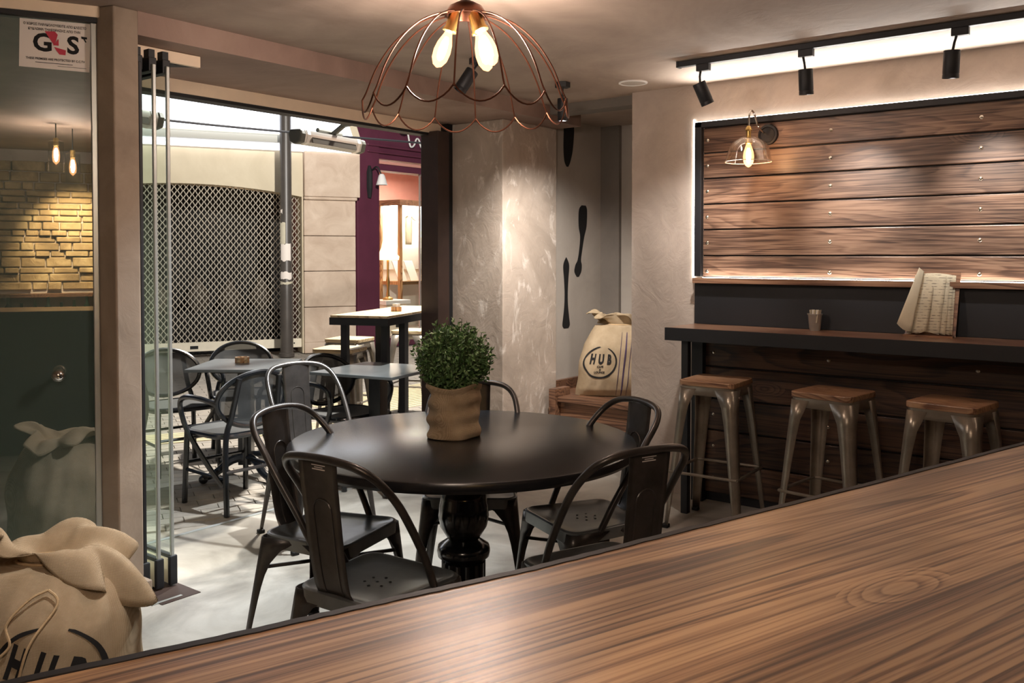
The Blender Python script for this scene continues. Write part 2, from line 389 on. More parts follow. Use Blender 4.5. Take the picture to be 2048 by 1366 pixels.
def sm(pts, n=6, closed=False):              # Catmull-Rom through points
    pts = [Vector(p) for p in pts]; k = len(pts); out = []
    for i in range(k if closed else k - 1):
        g = lambda j: pts[j % k] if closed else pts[max(0, min(k - 1, j))]
        p0, p1, p2, p3 = g(i - 1), g(i), g(i + 1), g(i + 2)
        for q in range(n):
            t = q / n; out.append(0.5 * ((2 * p1) + (p2 - p0) * t + (2 * p0 - 5 * p1 + 4 * p2 - p3) * t * t + (3 * p1 - p0 - 3 * p2 + p3) * t ** 3))
    if not closed: out.append(pts[-1])
    return out
def rrect(hx, hy, r, n=5):
    out = []
    for cx, cy, a0 in ((hx - r, hy - r, 0), (-hx + r, hy - r, 90), (-hx + r, -hy + r, 180), (hx - r, -hy + r, 270)):
        for i in range(n + 1):
            a = R(a0 + 90 * i / n); out.append((cx + r * math.cos(a), cy + r * math.sin(a)))
    return out
def ang(fx, fy): return math.atan2(fy, fx) - PI / 2     # local +Y looks along (fx, fy)
def textmesh(txt, size, align='CENTER', sx=1.0, bold=0.0, sub=0):
    cu = bpy.data.curves.new('txt', 'FONT'); cu.body = txt; cu.size = size; cu.align_x = align; cu.align_y = 'CENTER'; cu.offset = bold; cu.resolution_u = 3
    o = bpy.data.objects.new('txt', cu); COL.objects.link(o)
    bpy.context.view_layer.update()
    me = bpy.data.meshes.new_from_object(o.evaluated_get(bpy.context.evaluated_depsgraph_get()))
    bm = bmesh.new(); bm.from_mesh(me)
    if sub:
        bmesh.ops.triangulate(bm, faces=bm.faces)
        for _ in range(sub):
            es = [e for e in bm.edges if e.calc_length() > 0.02]
            if es: bmesh.ops.subdivide_edges(bm, edges=es, cuts=1); bmesh.ops.triangulate(bm, faces=bm.faces)
    vs = [(v.co.x * sx, v.co.y) for v in bm.verts]; bm.verts.index_update(); fs = [[v.index for v in f.verts] for f in bm.faces]; bm.free()
    bpy.data.objects.remove(o); bpy.data.curves.remove(cu); bpy.data.meshes.remove(me); return vs, fs

# ================================================================== THE SETTING
ZC = 2.47; ZB = 2.371; UW = 4.91; VB = 3.53; VF = 4.25
back_r = S(6.35, -1.6)
room = [tuple(S(-4, 4.12))[:2], tuple(S(0, 4.12))[:2], (1.95, 3.62), (1.95, 4.19), (4.75, 4.19), (4.75, 3.75), (6.12, 3.80), (6.12, 2.85), (4.93, 2.85), tuple(back_r)[:2], tuple(S(-4, -1.6))[:2]]
struct('floor', B().prism(room, -0.1, 0.0), M_floor)
ceil_poly = [tuple(S(-4, 4.3))[:2], tuple(S(0, 4.3))[:2], (1.9, 4.35), (6.2, 4.35), (6.2, 2.0), tuple(back_r)[:2], tuple(S(-4, -1.7))[:2]]
struct('ceiling', B().prism(ceil_poly, ZC, ZC + 0.12), M_ceiling)
# right wall: panelling hangs on it
struct('wall_right', B().box((UW, -4.4, 0), (UW + 0.22, 2.85, ZC)), M_wall)
def sbox(s0, s1, n0, n1, z0, z1):
    return B().obox(S((s0 + s1) / 2, (n0 + n1) / 2, (z0 + z1) / 2), ES * (s1 - s0) / 2, EN * (n1 - n0) / 2, (0, 0, (z1 - z0) / 2))
struct('wall_back', sbox(-4.0, 6.6, -1.8, -1.6, 0, ZC), M_wall)
struct('wall_left', sbox(-4.2, -4.0, -1.8, 4.3, 0, ZC), M_wall)
struct('wall_facade', sbox(-4.0, -1.9, 4.05, 4.25, 0, ZC), M_wall)
# beam above the opening, soffit and header
struct('trim_beam', B().box((2.014, VB, ZB), (5.36, 4.40, ZC + 0.02)), M_beam)
struct('trim_header', B().box((1.95, VF, 2.303), (4.70, VF + 0.12, ZB + 0.02)), M_header)
struct('trim_header_seal', B().box((1.95, VF + 0.01, 2.285), (4.70, VF + 0.10, 2.303)), M_black)
struct('trim_pane_header', sbox(-4.0, 0.03, 4.055, 4.2, 2.425, ZC + 0.03), M_header, bevel=0.006)
struct('trim_pane_gasket', sbox(-1.9, 0.02, 4.06, 4.18, 2.405, 2.425), M_black)
# column between the pane and the folding panels
struct('wall_column', B().prism([(1.905, 3.525), (2.013, 3.525), (2.013, 3.68), (1.882, 3.68), (1.882, 3.605)], 0, ZC), M_column, bevel=0.006)
struct('trim_column_base', B().box((1.915, 3.47), (0, 0)) if False else B().box((1.93, 3.49, 0), (2.03, 3.60, 0.085)), M_column, bevel=0.004)
struct('wall_jamb', B().box((1.86, 3.66, 0), (1.97, 4.36, ZC)), M_column)
# aluminium edge of the tinted pane
struct('trim_pane_edge', sbox(-0.006, 0.018, 4.07, 4.13, 0, 2.405), M_alu, bevel=0.004)
# pillar at the right end of the opening
struct('wall_pillar', B().box((4.73, 3.74, 0), (5.36, 4.40, ZB)), M_pillar, bevel=0.006)
post = struct('trim_opening_post', B().box((4.555, 4.17, 0), (4.672, 4.33, 2.31)), M_brownsteel, bevel=0.003)
struct('post_strip', B().box((4.675, 4.19, 0), (4.729, 4.30, ZB)), M_blackpaint, post)
# niche
struct('wall_niche_side', B().box((5.36, 3.80, 0), (6.3, 3.95, ZC)), M_niche)
nb = struct('wall_niche_back', B().box((6.09, 2.85, 0), (6.3, 3.80, ZC)), M_niche)
struct('darker_band', B().box((6.055, 3.63, 0), (6.09, 3.80, ZC)), M_nichedark, nb)  # band in a darker grey than the rest of the niche back
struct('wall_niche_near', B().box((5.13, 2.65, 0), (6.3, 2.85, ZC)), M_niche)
struct('trim_niche_top_band', B().box((4.98, 2.85, 2.41), (5.12, 3.53, ZC)), M_nichedark)  # dark grey band across the top of the niche
# threshold strip
struct('trim_threshold', B().box((1.97, 4.175, -0.02), (4.56, 4.20, 0.004)), M_alu)
# paint drips on the niche wall: flat black paint
def drip(profile, x0):
    # profile: (z, centre, half width) from top to bottom
    b = B(); pts = sm([(z, c, h) for z, c, h in profile], 6); vs = []; fs = []
    for p in pts:
        vs += [(x0 + p.y - p.z, 3.7985, p.x), (x0 + p.y + p.z, 3.7985, p.x)]
    for i in range(len(pts) - 1): fs.append((2 * i, 2 * i + 1, 2 * i + 3, 2 * i + 2))
    b.add(vs, fs); return b
side = bpy.data.objects['wall_niche_side']
part('paint_drip', drip([(2.46, 0.02, 0.07), (2.38, 0.02, 0.07), (2.25, 0.01, 0.062), (2.16, 0.0, 0.04), (2.12, 0.0, 0.012)], 5.585), M_blackpaint, side, world=False)
part('paint_drip', drip([(1.84, 0.01, 0.03), (1.80, 0.0, 0.058), (1.68, -0.005, 0.056), (1.60, -0.01, 0.03), (1.50, -0.03, 0.022), (1.42, -0.05, 0.024), (1.38, -0.06, 0.045), (1.33, -0.07, 0.048), (1.29, -0.07, 0.015)], 5.80), M_blackpaint, side, world=False)
part('paint_drip', drip([(1.44, 0.0, 0.004), (1.38, 0.0, 0.040), (1.28, 0.0, 0.030), (1.18, 0.0, 0.022), (1.08, 0.0, 0.025), (0.99, 0.0, 0.04), (0.93, 0.0, 0.05), (0.905, 0.0, 0.03)], 5.572), M_blackpaint, side, world=False)

# ------------------------------------------------------------------ folding glass door panels parked at the left
def glass_panel(u, label, v0=3.56, v1=4.16, seal=None):
    t = thing('folding_glass_panel', label, 'glass door', (u, v0, 0), 0, 'folding glass door panels parked at the column')
    part('glass_pane', B().box((u - 0.005, v0 + 0.008, 0.14), (u + 0.005, v1, 2.24)), M_panelglass, t)
    part('edge_seal', B().box((u - 0.008, v0, 0.12), (u + 0.008, v0 + 0.014, 2.27)), seal or M_alu, t, bevel=0.003)
    b = part('bottom_rail', B().box((u - 0.017, v0 + 0.012, 0.015), (u + 0.017, v1, 0.125)), M_cream, t, bevel=0.003)
    part('rail_gasket', B().box((u - 0.011, v0 + 0.012, 0.125), (u + 0.011, v1, 0.14)), M_black, b)
    part('end_cap', B().box((u - 0.02, v0 - 0.006, 0.008), (u + 0.02, v0 + 0.012, 0.138)), M_black, t, bevel=0.006)
    r = part('top_rail', B().box((u - 0.018, v0 + 0.012, 2.24), (u + 0.018, v1, 2.30)), M_black, t, bevel=0.003)
    part('hanger', B().box((u - 0.014, v0 + 0.02, 2.30), (u + 0.014, v0 + 0.06, 2.335)), M_black, r)
    part('hanger', B().box((u - 0.014, v1 - 0.08, 2.30), (u + 0.014, v1 - 0.04, 2.335)), M_black, r)
glass_panel(2.040, 'folding glass door panel nearest the plaster column, edge-on', seal=M_black)
glass_panel(2.104, 'middle one of the three parked folding glass door panels')
glass_panel(2.168, 'folding glass door panel at the open side of the parked stack')
t = thing('door_track_box', 'beige track box under the ceiling beam above the parked glass panels', 'track box', (1.97, 3.66, 2.316), 0)
part('cover', B().box((1.972, 3.68, 2.318), (2.405, 3.70, 2.369)), M_header, t, bevel=0.002)
part('rail', B().box((1.972, 3.71, 2.335), (2.39, 3.74, 2.365)), M_black, t)
part('rail', B().box((1.972, 3.78, 2.335), (2.34, 3.81, 2.365)), M_black, t)
part('rail', B().obox((2.25, 3.93, 2.35), Vector((0.18, -0.20, 0)) * 0.9, Vector((0.02, 0.018, 0)), (0, 0, 0.015)), M_black, t)
part('rail', B().obox((2.12, 3.93, 2.35), Vector((0.18, -0.20, 0)) * 0.75, Vector((0.02, 0.018, 0)), (0, 0, 0.015)), M_black, t)
tr = part('floor_track', B().box((2.02, 3.40, 0.0), (2.20, 4.17, 0.003)), M_brownsteel); tag(tr, 'dark metal floor plate under the parked glass door panels', 'floor track')
part('guide', B().box((1.99, 3.425, 0.0), (2.13, 3.44, 0.004)), M_alu, tr)

# ------------------------------------------------------------------ tinted pane with sticker at the far left
t = thing('tinted_glass_door', 'large dark reflecting glass pane left of the plaster column', 'glass door', tuple(S(-1.0, 4.10)), 0)
part('pane', sbox(-1.9, -0.007, 4.09, 4.10, 0.03, 2.405), M_tint, t)
part('bottom_rail', sbox(-1.9, -0.02, 4.08, 4.11, 0.0, 0.05), M_alu, t)
kn = B().sphere(S(-0.137, 4.02, 0.97), 0.026, 16, 10); part('door_knob', kn, M_chrome, t, smooth=True)
part('knob_stem', B().tube([S(-0.137, 4.03, 0.97), S(-0.137, 4.09, 0.97)], 0.009, 10), M_chrome, t, smooth=True)
stk = thing('security_sticker', 'white security notice sticker on the dark glass pane', 'sticker', tuple(S(-0.12, 4.088, 2.23)), 0)
def on_pane(s, z, off=0.0): return S(s - 0.022, 4.0885 - off, z - 0.026)
part('sheet', B().extr([on_pane(-0.243, 2.234), on_pane(0.012, 2.230), on_pane(0.018, 2.428), on_pane(-0.238, 2.426)], EN * 0.001), M_stickerwhite, stk)
def pane_text(txt, size, s, z, mat, name='lettering', sx=1.0, bold=0.0, rot=0.0):
    vs, fs = textmesh(txt, size, sx=sx, bold=bold); b = B(); c, si = math.cos(rot), math.sin(rot)
    b.add([on_pane(s + x * c - y * si, z + x * si + y * c, 0.0008) for x, y in vs], fs); return part(name, b, mat, stk)
pane_text('Ο ΧΩΡΟΣ ΠΑΡΑΚΟΛΟΥΘΕΙΤΕ ΑΠΟ ΚΛΕΙΣΤΟ', 0.0135, -0.112, 2.407, M_ink, bold=0.0003, sx=0.80)
pane_text('ΚΥΚΛΩΜΑ ΤΗΛΕΟΡΑΣΗΣ ΑΠΟ ΤΗΝ', 0.0135, -0.115, 2.388, M_ink, bold=0.0003, sx=0.82)
pane_text('THESE PREMISES ARE PROTECTED BY C.C.TV', 0.0125, -0.112, 2.270, M_ink, bold=0.0003, sx=0.86)
pane_text('G', 0.098, -0.158, 2.333, M_ink, 'logo_letter', bold=0.003)
pane_text('S', 0.098, -0.048, 2.331, M_ink, 'logo_letter', bold=0.003)
def pane_poly(pts, mat, name, off=0.0012): return part(name, B().add([on_pane(s, z, off) for s, z in pts], [list(range(len(pts)))]), mat, stk)
pane_poly([(-0.150, 2.382), (-0.113, 2.384), (-0.103, 2.372), (-0.110, 2.345), (-0.118, 2.330)], M_red, 'logo_red')
pane_poly([(-0.117, 2.322), (-0.074, 2.312), (-0.076, 2.292), (-0.098, 2.293), (-0.108, 2.306)], M_red, 'logo_red')
pane_text('4', 0.078, -0.097, 2.334, M_stickerwhite, 'logo_letter', bold=0.003)
pane_poly([(-0.100, 2.355), (-0.100, 2.328), (-0.121, 2.328)], M_red, 'logo_red', 0.0022)
pane_poly([(-0.185, 2.2545), (-0.050, 2.2535), (-0.050, 2.2558), (-0.185, 2.2568)], M_ink, 'fine_print')
pane_poly([(-0.105, 2.2445), (0.000, 2.2435), (0.000, 2.2450), (-0.105, 2.2460)], M_ink, 'fine_print')
pane_poly([(-0.018, 2.374), (0.004, 2.372), (0.004, 2.364), (-0.016, 2.364)], M_ink, 'camera_mark')
pane_poly([(-0.010, 2.364), (-0.004, 2.364), (0.002, 2.352), (-0.002, 2.350)], M_ink, 'camera_mark')

# ================================================================== BAR COUNTER in the foreground
edge = [(-0.55, 1.23), (0.0, 1.02), (0.361, 0.887), (0.558, 0.809), (0.72, 0.751), (0.915, 0.679), (1.118, 0.618), (1.546, 0.487), (2.183, 0.301), (2.75, 0.13)]
a0 = math.atan2(-0.586, 1.82); dirc = Vector((math.cos(a0), math.sin(a0), 0)); per = Vector((-math.sin(a0), math.cos(a0), 0))
t = thing('bar_counter', 'long varnished pine bar counter with black edge in the foreground', 'counter', (0.9, 0.45, 0), a0)
inner = [tuple((Vector((p[0], p[1], 0)) - per * 0.012))[:2] for p in edge]
backp = [tuple((Vector((p[0], p[1], 0)) - per * 0.66))[:2] for p in (edge[-1], edge[0])]
part('counter_top', B().prism(inner + backp, 1.008, 1.05), M_wood_counter, t)
def strip(pts, z0, z1, th):
    b = B(); n = len(pts); vs = []
    for p in pts:
        q = Vector((p[0], p[1], 0))
        vs += [q + Vector((0, 0, z0)), q - per * th + Vector((0, 0, z0)), q - per * th + Vector((0, 0, z1)), q + Vector((0, 0, z1))]
    fs = []
    for i in range(n - 1):
        for j in range(4): fs.append((4 * i + j, 4 * i + (j + 1) % 4, 4 * i + 4 + (j + 1) % 4, 4 * i + 4 + j))
    fs += [(0, 1, 2, 3), (4 * n - 4, 4 * n - 3, 4 * n - 2, 4 * n - 1)]
    b.add(vs, fs); return b
dense = sm([(x, y, 0) for x, y in edge], 14)
rough = [p + per * random.uniform(-0.0012, 0.0012) for p in dense]
part('edge_strip', strip(rough, 1.0, 1.0515, 0.012), M_black, t)
part('front_panel', strip([tuple(p - per * 0.10) for p in dense[::7]], 0.0, 1.008, 0.03), M_black, t)

# ================================================================== ROUND TABLE and its plant
TC = (2.575, 2.228); TR = 0.66
t = thing('round_table', 'large round black dining table with turned pedestal', 'table', (TC[0], TC[1], 0))
c = (TC[0], TC[1], 0)
part('table_top', B().lathe([(0.02, 0.708), (TR - 0.02, 0.708), (TR - 0.006, 0.712), (TR, 0.722), (TR, 0.738), (TR - 0.004, 0.747), (TR - 0.012, 0.75), (0.02, 0.75)], 96, c), M_blacktop, t, smooth=30)
part('pedestal', B().lathe([(0.17, 0.708), (0.17, 0.685), (0.08, 0.675), (0.065, 0.60), (0.072, 0.56), (0.088, 0.545), (0.088, 0.525), (0.093, 0.50), (0.097, 0.46), (0.09, 0.42), (0.068, 0.385), (0.06, 0.372), (0.075, 0.36), (0.098, 0.345), (0.102, 0.325), (0.098, 0.305), (0.083, 0.295), (0.074, 0.285), (0.074, 0.12), (0.10, 0.11), (0.11, 0.095)], 40, c), M_blackgloss, t, smooth=50)
for i in range(14):
    a = 2 * PI * i / 14
    part('flute', B().tube([(c[0] + 0.075 * math.cos(a), c[1] + 0.075 * math.sin(a), 0.285), (c[0] + 0.075 * math.cos(a), c[1] + 0.075 * math.sin(a), 0.12)], 0.010, 6), M_blackgloss, t, smooth=True)
part('base', B().lathe([(0.11, 0.095), (0.16, 0.085), (0.25, 0.055), (0.29, 0.045), (0.30, 0.03), (0.30, 0.0)], 48, c), M_blackgloss, t, smooth=50)

pc = (2.605, 2.30)
t = thing('potted_shrub', 'round leafy green shrub in a burlap-wrapped pot on the round table', 'potted plant', (pc[0], pc[1], 0.75))
def potfn(u, v):
    a = u * 2 * PI; z = v * 0.205; r = 0.103 + 0.007 * math.sin(a * 2 + 0.7) + 0.004 * math.sin(a * 5 + 7 * v)
    r += 0.007 * math.sin(v * 21 + 1.4 * math.sin(a)) * (0.6 + 0.4 * math.sin(3 * a)) + (0.004 if v > 0.9 else 0) - (0.016 if v < 0.02 else 0)
    return Vector((pc[0] + r * math.cos(a), pc[1] + r * math.sin(a), 0.75 + z + 0.007 * v * math.sin(3 * a)))
bb = B().grid(64, 40, potfn, True)
bb.f.append(list(range(64)))
part('burlap_pot', bb, M_potcloth, t, smooth=60, solid=0.004)
part('soil', B().lathe([(0.002, 0.925), (0.094, 0.925), (0.094, 0.915), (0.002, 0.915)], 24, (pc[0], pc[1], 0)), M_soil, t)
fo = B(); sc_ = Vector((pc[0] - 0.005, pc[1] + 0.0, 1.062)); stems = B(); rnd = random.Random(3)
for i in range(420):
    d = Vector((rnd.gauss(0, 1), rnd.gauss(0, 1), rnd.gauss(0.15, 1))).normalized()
    rr = rnd.uniform(0.11, 0.160) * (0.94 if d.z < -0.3 else 1.0)
    tip = sc_ + Vector((d.x * rr, d.y * rr, d.z * rr * 0.92)); root = Vector((pc[0] + d.x * 0.03, pc[1] + d.y * 0.03, 0.93 + max(0, d.z) * 0.05))
    mid = (root + tip) / 2 + Vector((d.x, d.y, 0)) * 0.02
    if tip.z < 0.945: tip.z = 0.945 + rnd.random() * 0.02
    pts = sm([root, mid, tip], 6); stems.tube(pts[::3], 0.0012, 3, cap=False)
    for p_i in range(15):
        k = 3 + (p_i / 15) * (len(pts) - 4); q = pts[int(k)].lerp(pts[min(len(pts) - 1, int(k) + 1)], k - int(k))
        ld = (d * 0.35 + Vector((rnd.gauss(0, 1), rnd.gauss(0, 1), rnd.gauss(0, 0.8))) * 0.7).normalized()
        sd = ld.cross(Vector((rnd.gauss(0, 1), rnd.gauss(0, 1), rnd.gauss(0, 1)))).normalized(); L = rnd.uniform(0.014, 0.026); W = L * 0.27
        q = q + Vector((rnd.gauss(0, 1), rnd.gauss(0, 1), rnd.gauss(0, 1))) * 0.006
        n_ = ld.cross(sd) * W * 0.5
        fo.add([q, q + ld * L * 0.45 + sd * W + n_, q + ld * L, q + ld * L * 0.45 - sd * W + n_, q + ld * L * 0.45], [(0, 1, 4), (1, 2, 4), (2, 3, 4), (3, 0, 4)])
part('foliage', fo, M_leaf, t, kind='stuff', label='small narrow green leaves')
part('stems', stems, M_stem, t, kind='stuff')

# ================================================================== METAL CHAIRS around the table
def metal_chair(label, mat, loc, rz, sticker=True):
    t = thing('metal_chair', label, 'chair', loc, rz, 'metal chairs around the round table')
    H = 0.45
    def outline(off, n=6): # seat outline, slightly wider at front
        return [(x * (1 + 0.10 * y / 0.18), y) for x, y in rrect(0.175 + off, 0.178 + off, 0.05 + off, n)]
    b = B(); rings = [(0.010, -0.045), (0.010, -0.004), (0.004, 0.0), (-0.004, 0.0), (-0.012, -0.005), (-0.05, -0.010), (-0.11, -0.013)]
    n = len(outline(0)); vs = []
    for off, dz in rings:
        if off > -0.03: o = outline(off)
        else: o = [(x * (1 + off / 0.175), y * (1 + off / 0.175)) for x, y in outline(0)]
        vs += [(x, y, H + dz) for x, y in o]
    fs = [(j * n + i, j * n + (i + 1) % n, (j + 1) * n + (i + 1) % n, (j + 1) * n + i) for j in range(len(rings) - 1) for i in range(n)] + [list(range((len(rings) - 1) * n, len(rings) * n))]
    seat = part('seat', b.add(vs, fs), M_seatmetal, t, smooth=35, world=False)
    h = B()
    for hx, hy in ((0, 0.0), (0.035, 0.02), (-0.035, 0.02), (0.035, -0.02), (-0.035, -0.02), (0, 0.04), (0, -0.04)):
        h.lathe([(0.0045, H - 0.0125), (0.0045, H - 0.0118)], 8, (hx, hy, 0))
    part('drain_holes', h, M_blackpaint, seat, world=False, kind='stuff')
    # legs: folded sheet, wide under the seat so that arches form between them
    for sx in (-1, 1):
        for sy in (-1, 1):
            b = B(); vs = []; K = 11
            for i in range(K):
                q = i / (K - 1); z = H - 0.01 - q * (H - 0.012)
                w = 0.026 + 0.022 * (1 - q) + 0.125 * math.exp(-q * 9.0)
                w = min(w, 0.165)
                ox = (0.178 if sy < 0 else 0.196) + 0.045 * q; oy = 0.182 + (0.06 if sy < 0 else 0.035) * q
                X, Y = sx * ox, sy * oy
                r_ = 0.014
                prof = [(X - sx * w, Y), (X - sx * r_ * 1.6, Y), (X - sx * r_ * 0.45, Y - sy * r_ * 0.45), (X, Y - sy * r_ * 1.6), (X, Y - sy * w)]
                vs += [(px, pyy, z) for px, pyy in prof]
            fs = [(j * 5 + i, j * 5 + i + 1, (j + 1) * 5 + i + 1, (j + 1) * 5 + i) for j in range(K - 1) for i in range(4)]
            lg = part('leg', b.add(vs, fs), mat, t, smooth=50, world=False, solid=0.0035)
            fx, fy = sx * ((0.178 if sy < 0 else 0.196) + 0.033), sy * (0.182 + (0.048 if sy < 0 else 0.023))
            part('foot', B().obox((fx, fy, 0.009), (0.017, 0, 0), (0, 0.017, 0), (0, 0, 0.009)), M_rubber, lg, world=False, bevel=0.004)
    part('cross_brace', B().tube([(-0.185, -0.18, 0.33), (0.19, 0.18, 0.33)], 0.007, 6), mat, t, world=False)
    part('cross_brace', B().tube([(0.185, -0.18, 0.33), (-0.19, 0.18, 0.33)], 0.007, 6), mat, t, world=False)
    half = [(0.186, 0.055, 0.435), (0.196, 0.0, 0.54), (0.203, -0.07, 0.65), (0.201, -0.135, 0.745), (0.185, -0.195, 0.815), (0.145, -0.232, 0.853), (0.08, -0.248, 0.868)]
    path = sm([(x, y, z) for x, y, z in half] + [(0, -0.252, 0.872)] + [(-x, y, z) for x, y, z in half[::-1]], 7)
    part('back_hoop', B().tube(path, 0.0125, 10), mat, t, smooth=True, world=False)
    ctr = sm([(0, -0.165, 0.435), (0, -0.180, 0.452), (0, -0.196, 0.49), (0, -0.213, 0.58), (0, -0.230, 0.70), (0, -0.246, 0.82), (0, -0.250, 0.868)], 4)
    def sp(u, v):
        k = v * (len(ctr) - 1); i = min(int(k), len(ctr) - 2); p = ctr[i].lerp(ctr[i + 1], k - i)
        wv = 0.066 + 0.012 * v + 0.03 * math.exp(-v * 14); x = (u * 2 - 1) * wv
        return Vector((x, p.y + 0.006 * (1 - (u * 2 - 1) ** 2), p.z))
    spl = part('splat', B().grid(9, 26, sp), mat, t, smooth=60, world=False, solid=0.003)
    def spo(x, v, off): 
        q = sp(0.5 + x / 2, v); return q + Vector((0, off, 0))
    for off in (0.0022, -0.0022):
        arc = [spo(-0.5, 0.18 + 0.5 * i / 10, off) for i in range(11)] + [spo(-0.5 * math.cos(PI * i / 8), 0.68 + 0.05 * math.sin(PI * i / 8), off) for i in range(1, 8)] + [spo(0.5, 0.68 - 0.5 * i / 10, off) for i in range(11)]
        part('embossed_line', B().tube(arc, 0.0022, 5), mat, spl, smooth=True, world=False)
    for off in (-0.0023,):
        for i, (v, w_) in enumerate(((0.905, 0.36), (0.885, 0.22), (0.868, 0.34))):
            p0, p1 = spo(-w_, v, off), spo(w_, v, off); p2, p3 = spo(w_, v + 0.008, off), spo(-w_, v + 0.008, off)
            if sticker: part('printed_line', B().add([p0, p1, p2, p3], [(0, 1, 2, 3)]), M_stickerwhite, spl, world=False)
    return t
chairs = [
    ((1.925, 2.02), (1.0, 0.06), 'dark metal chair nearest the counter at the left of the round table'),
    ((2.19, 2.545), (0.25, -0.97), 'dark metal chair at the round table, between the nearest chair and the paving'),
    ((3.03, 3.62), (-0.22, -0.97), 'bronze metal chair standing away from the round table by the paving'),
    ((2.94, 2.50), (-0.79, -0.61), 'dark metal chair behind the potted shrub, against the plastered pillar'),
    ((2.905, 1.885), (-0.90, 0.43), 'dark metal chair at the round table in front of the wooden bench niche'),
    ((2.45, 1.535), (0.37, 0.93), 'dark metal chair at the counter edge, right of the round table'),
]
c0 = metal_chair(chairs[0][2], M_gundark, (chairs[0][0][0], chairs[0][0][1], 0), ang(*chairs[0][1]))
for (p, f, lab) in chairs[1:]:
    dup(c0, (p[0], p[1], 0), ang(*f), lab)

# ================================================================== BAR STOOLS
def bar_stool(label, loc, rz, metal, woodm, group):
    t = thing('bar_stool', label, 'stool', loc, rz, group)
    part('seat', B().prism(rrect(0.155, 0.155, 0.035, 5), 0.762, 0.79), woodm, t, world=False, bevel=0.004)
    n = 24; ro = rrect(0.15, 0.15, 0.04, 5); ri = rrect(0.146, 0.146, 0.038, 5); n = len(ro)
    b = B().add([(x, y, 0.762) for x, y in ro] + [(x * 1.02, y * 1.02, 0.715) for x, y in ro], [(i, (i + 1) % n, n + (i + 1) % n, n + i) for i in range(n)] + [list(range(n))])
    part('apron', b, metal, t, smooth=50, world=False, solid=0.003)
    for sx in (-1, 1):
        for sy in (-1, 1):
            b = B(); vs = []; K = 9
            for i in range(K):
                q = i / (K - 1); z = 0.75 - q * 0.738; w = 0.030 + 0.036 * (1 - q) + 0.035 * math.exp(-q * 14); o = 0.152 + 0.060 * q; r_ = 0.018
                X, Y = sx * o, sy * o
                vs += [(X - sx * w, Y, z), (X - sx * r_ * 1.5, Y, z), (X - sx * r_ * 0.42, Y - sy * r_ * 0.42, z), (X, Y - sy * r_ * 1.5, z), (X, Y - sy * w, z)]
            fs = [(j * 5 + i, j * 5 + i + 1, (j + 1) * 5 + i + 1, (j + 1) * 5 + i) for j in range(K - 1) for i in range(4)]
            lg = part('leg', b.add(vs, fs), metal, t, smooth=50, world=False, solid=0.003)
            part('foot', B().obox((sx * 0.200, sy * 0.200, 0.010), (0.018, 0, 0), (0, 0.018, 0), (0, 0, 0.010)), M_rubber, lg, world=False, bevel=0.004)
    o = 0.187
    for a, b_ in (((-o, -o), (o, -o)), ((o, -o), (o, o)), ((o, o), (-o, o)), ((-o, o), (-o, -o))):
        part('footrest', B().tube([(a[0], a[1], 0.30), (b_[0], b_[1], 0.30)], 0.008, 8), metal, t, smooth=True, world=False)
    return t
g1 = 'bar stools at the wall shelf'
s0 = bar_stool('wood-topped steel bar stool nearest the niche, at the shelf end', (4.47, 2.07, 0), R(3), M_stoolmetal, M_wood_seat, g1)
dup(s0, (4.42, 1.43, 0), R(-7), 'middle wood-topped steel bar stool of the three under the shelf')
dup(s0, (4.44, 0.90, 0), R(-9), 'wood-topped steel bar stool below the open menu, partly hidden by the counter')

# ================================================================== WALL PANELLING, shelf and what is on it
PV0, PV1 = 2.352, -2.2
pan = thing('wood_panelling', 'framed stained plank panelling on the right wall with glowing edge', 'wall panelling', (UW, 1.0, 1.32))
zj = [2.205, 2.055, 1.905, 1.755, 1.605, 1.452, 1.325]
def planks(par, zj, mat, bolts, u0, u1, v0=PV0, gap=0.004):
    for i in range(len(zj) - 1):
        pk = part('plank', B().box((u0, PV1, zj[i + 1] + gap), (u1, v0, zj[i] - gap)), mat, par, bevel=0.004)
        zc = (zj[i] + zj[i + 1]) / 2 if zj[i] - zj[i + 1] > 0.13 else zj[i + 1] + 0.035
        for vv in bolts:
            b = B().sphere((0, 0, 0), 0.011, 12, 8, 0.55); b.xf(Matrix.Translation((u0 - 0.001, vv, zc)) @ Matrix.Rotation(PI / 2, 4, 'Y'))
            part('bolt', b, M_bolt, pk, smooth=True)
planks(pan, zj, M_wood_plank, [2.325, 1.607, 0.876, 0.14, -0.6], UW - 0.026, UW - 0.004)
part('backing', B().box((UW - 0.004, PV1, 1.32), (UW, PV0 + 0.005, 2.21)), M_black, pan)
part('frame', B().box((UW - 0.052, PV1, 2.205), (UW - 0.018, PV0 + 0.045, 2.238)), M_black, pan, bevel=0.002)
part('frame', B().box((UW - 0.052, PV0 + 0.002, 1.33), (UW - 0.018, PV0 + 0.045, 2.238)), M_black, pan, bevel=0.002)
part('light_strip', B().box((UW - 0.030, PV1, 2.2385), (UW - 0.024, PV0 + 0.049, 2.2435)), M_led, pan)
part('light_strip', B().box((UW - 0.008, PV0 + 0.066, 1.315), (UW - 0.0005, PV0 + 0.075, 2.262)), M_led, pan)
part('ledge', B().box((UW - 0.075, PV1, 1.290), (UW - 0.058, PV0 + 0.045, 1.322)), M_wood_shelf, pan, bevel=0.002)
part('ledge_base', B().box((UW - 0.058, PV1, 1.296), (UW, PV0 + 0.045, 1.306)), M_black, pan)
part('light_strip', B().box((UW - 0.050, PV1, 1.308), (UW - 0.036, PV0 - 0.01, 1.324)), M_ledbot, pan)
low = thing('lower_panelling', 'dark plank panelling and black panel below the glowing ledge', 'wall panelling', (UW, 1.0, 0))
part('black_panel', B().box((UW - 0.03, PV1, 1.05), (UW, PV0 + 0.05, 1.296)), M_black, low)
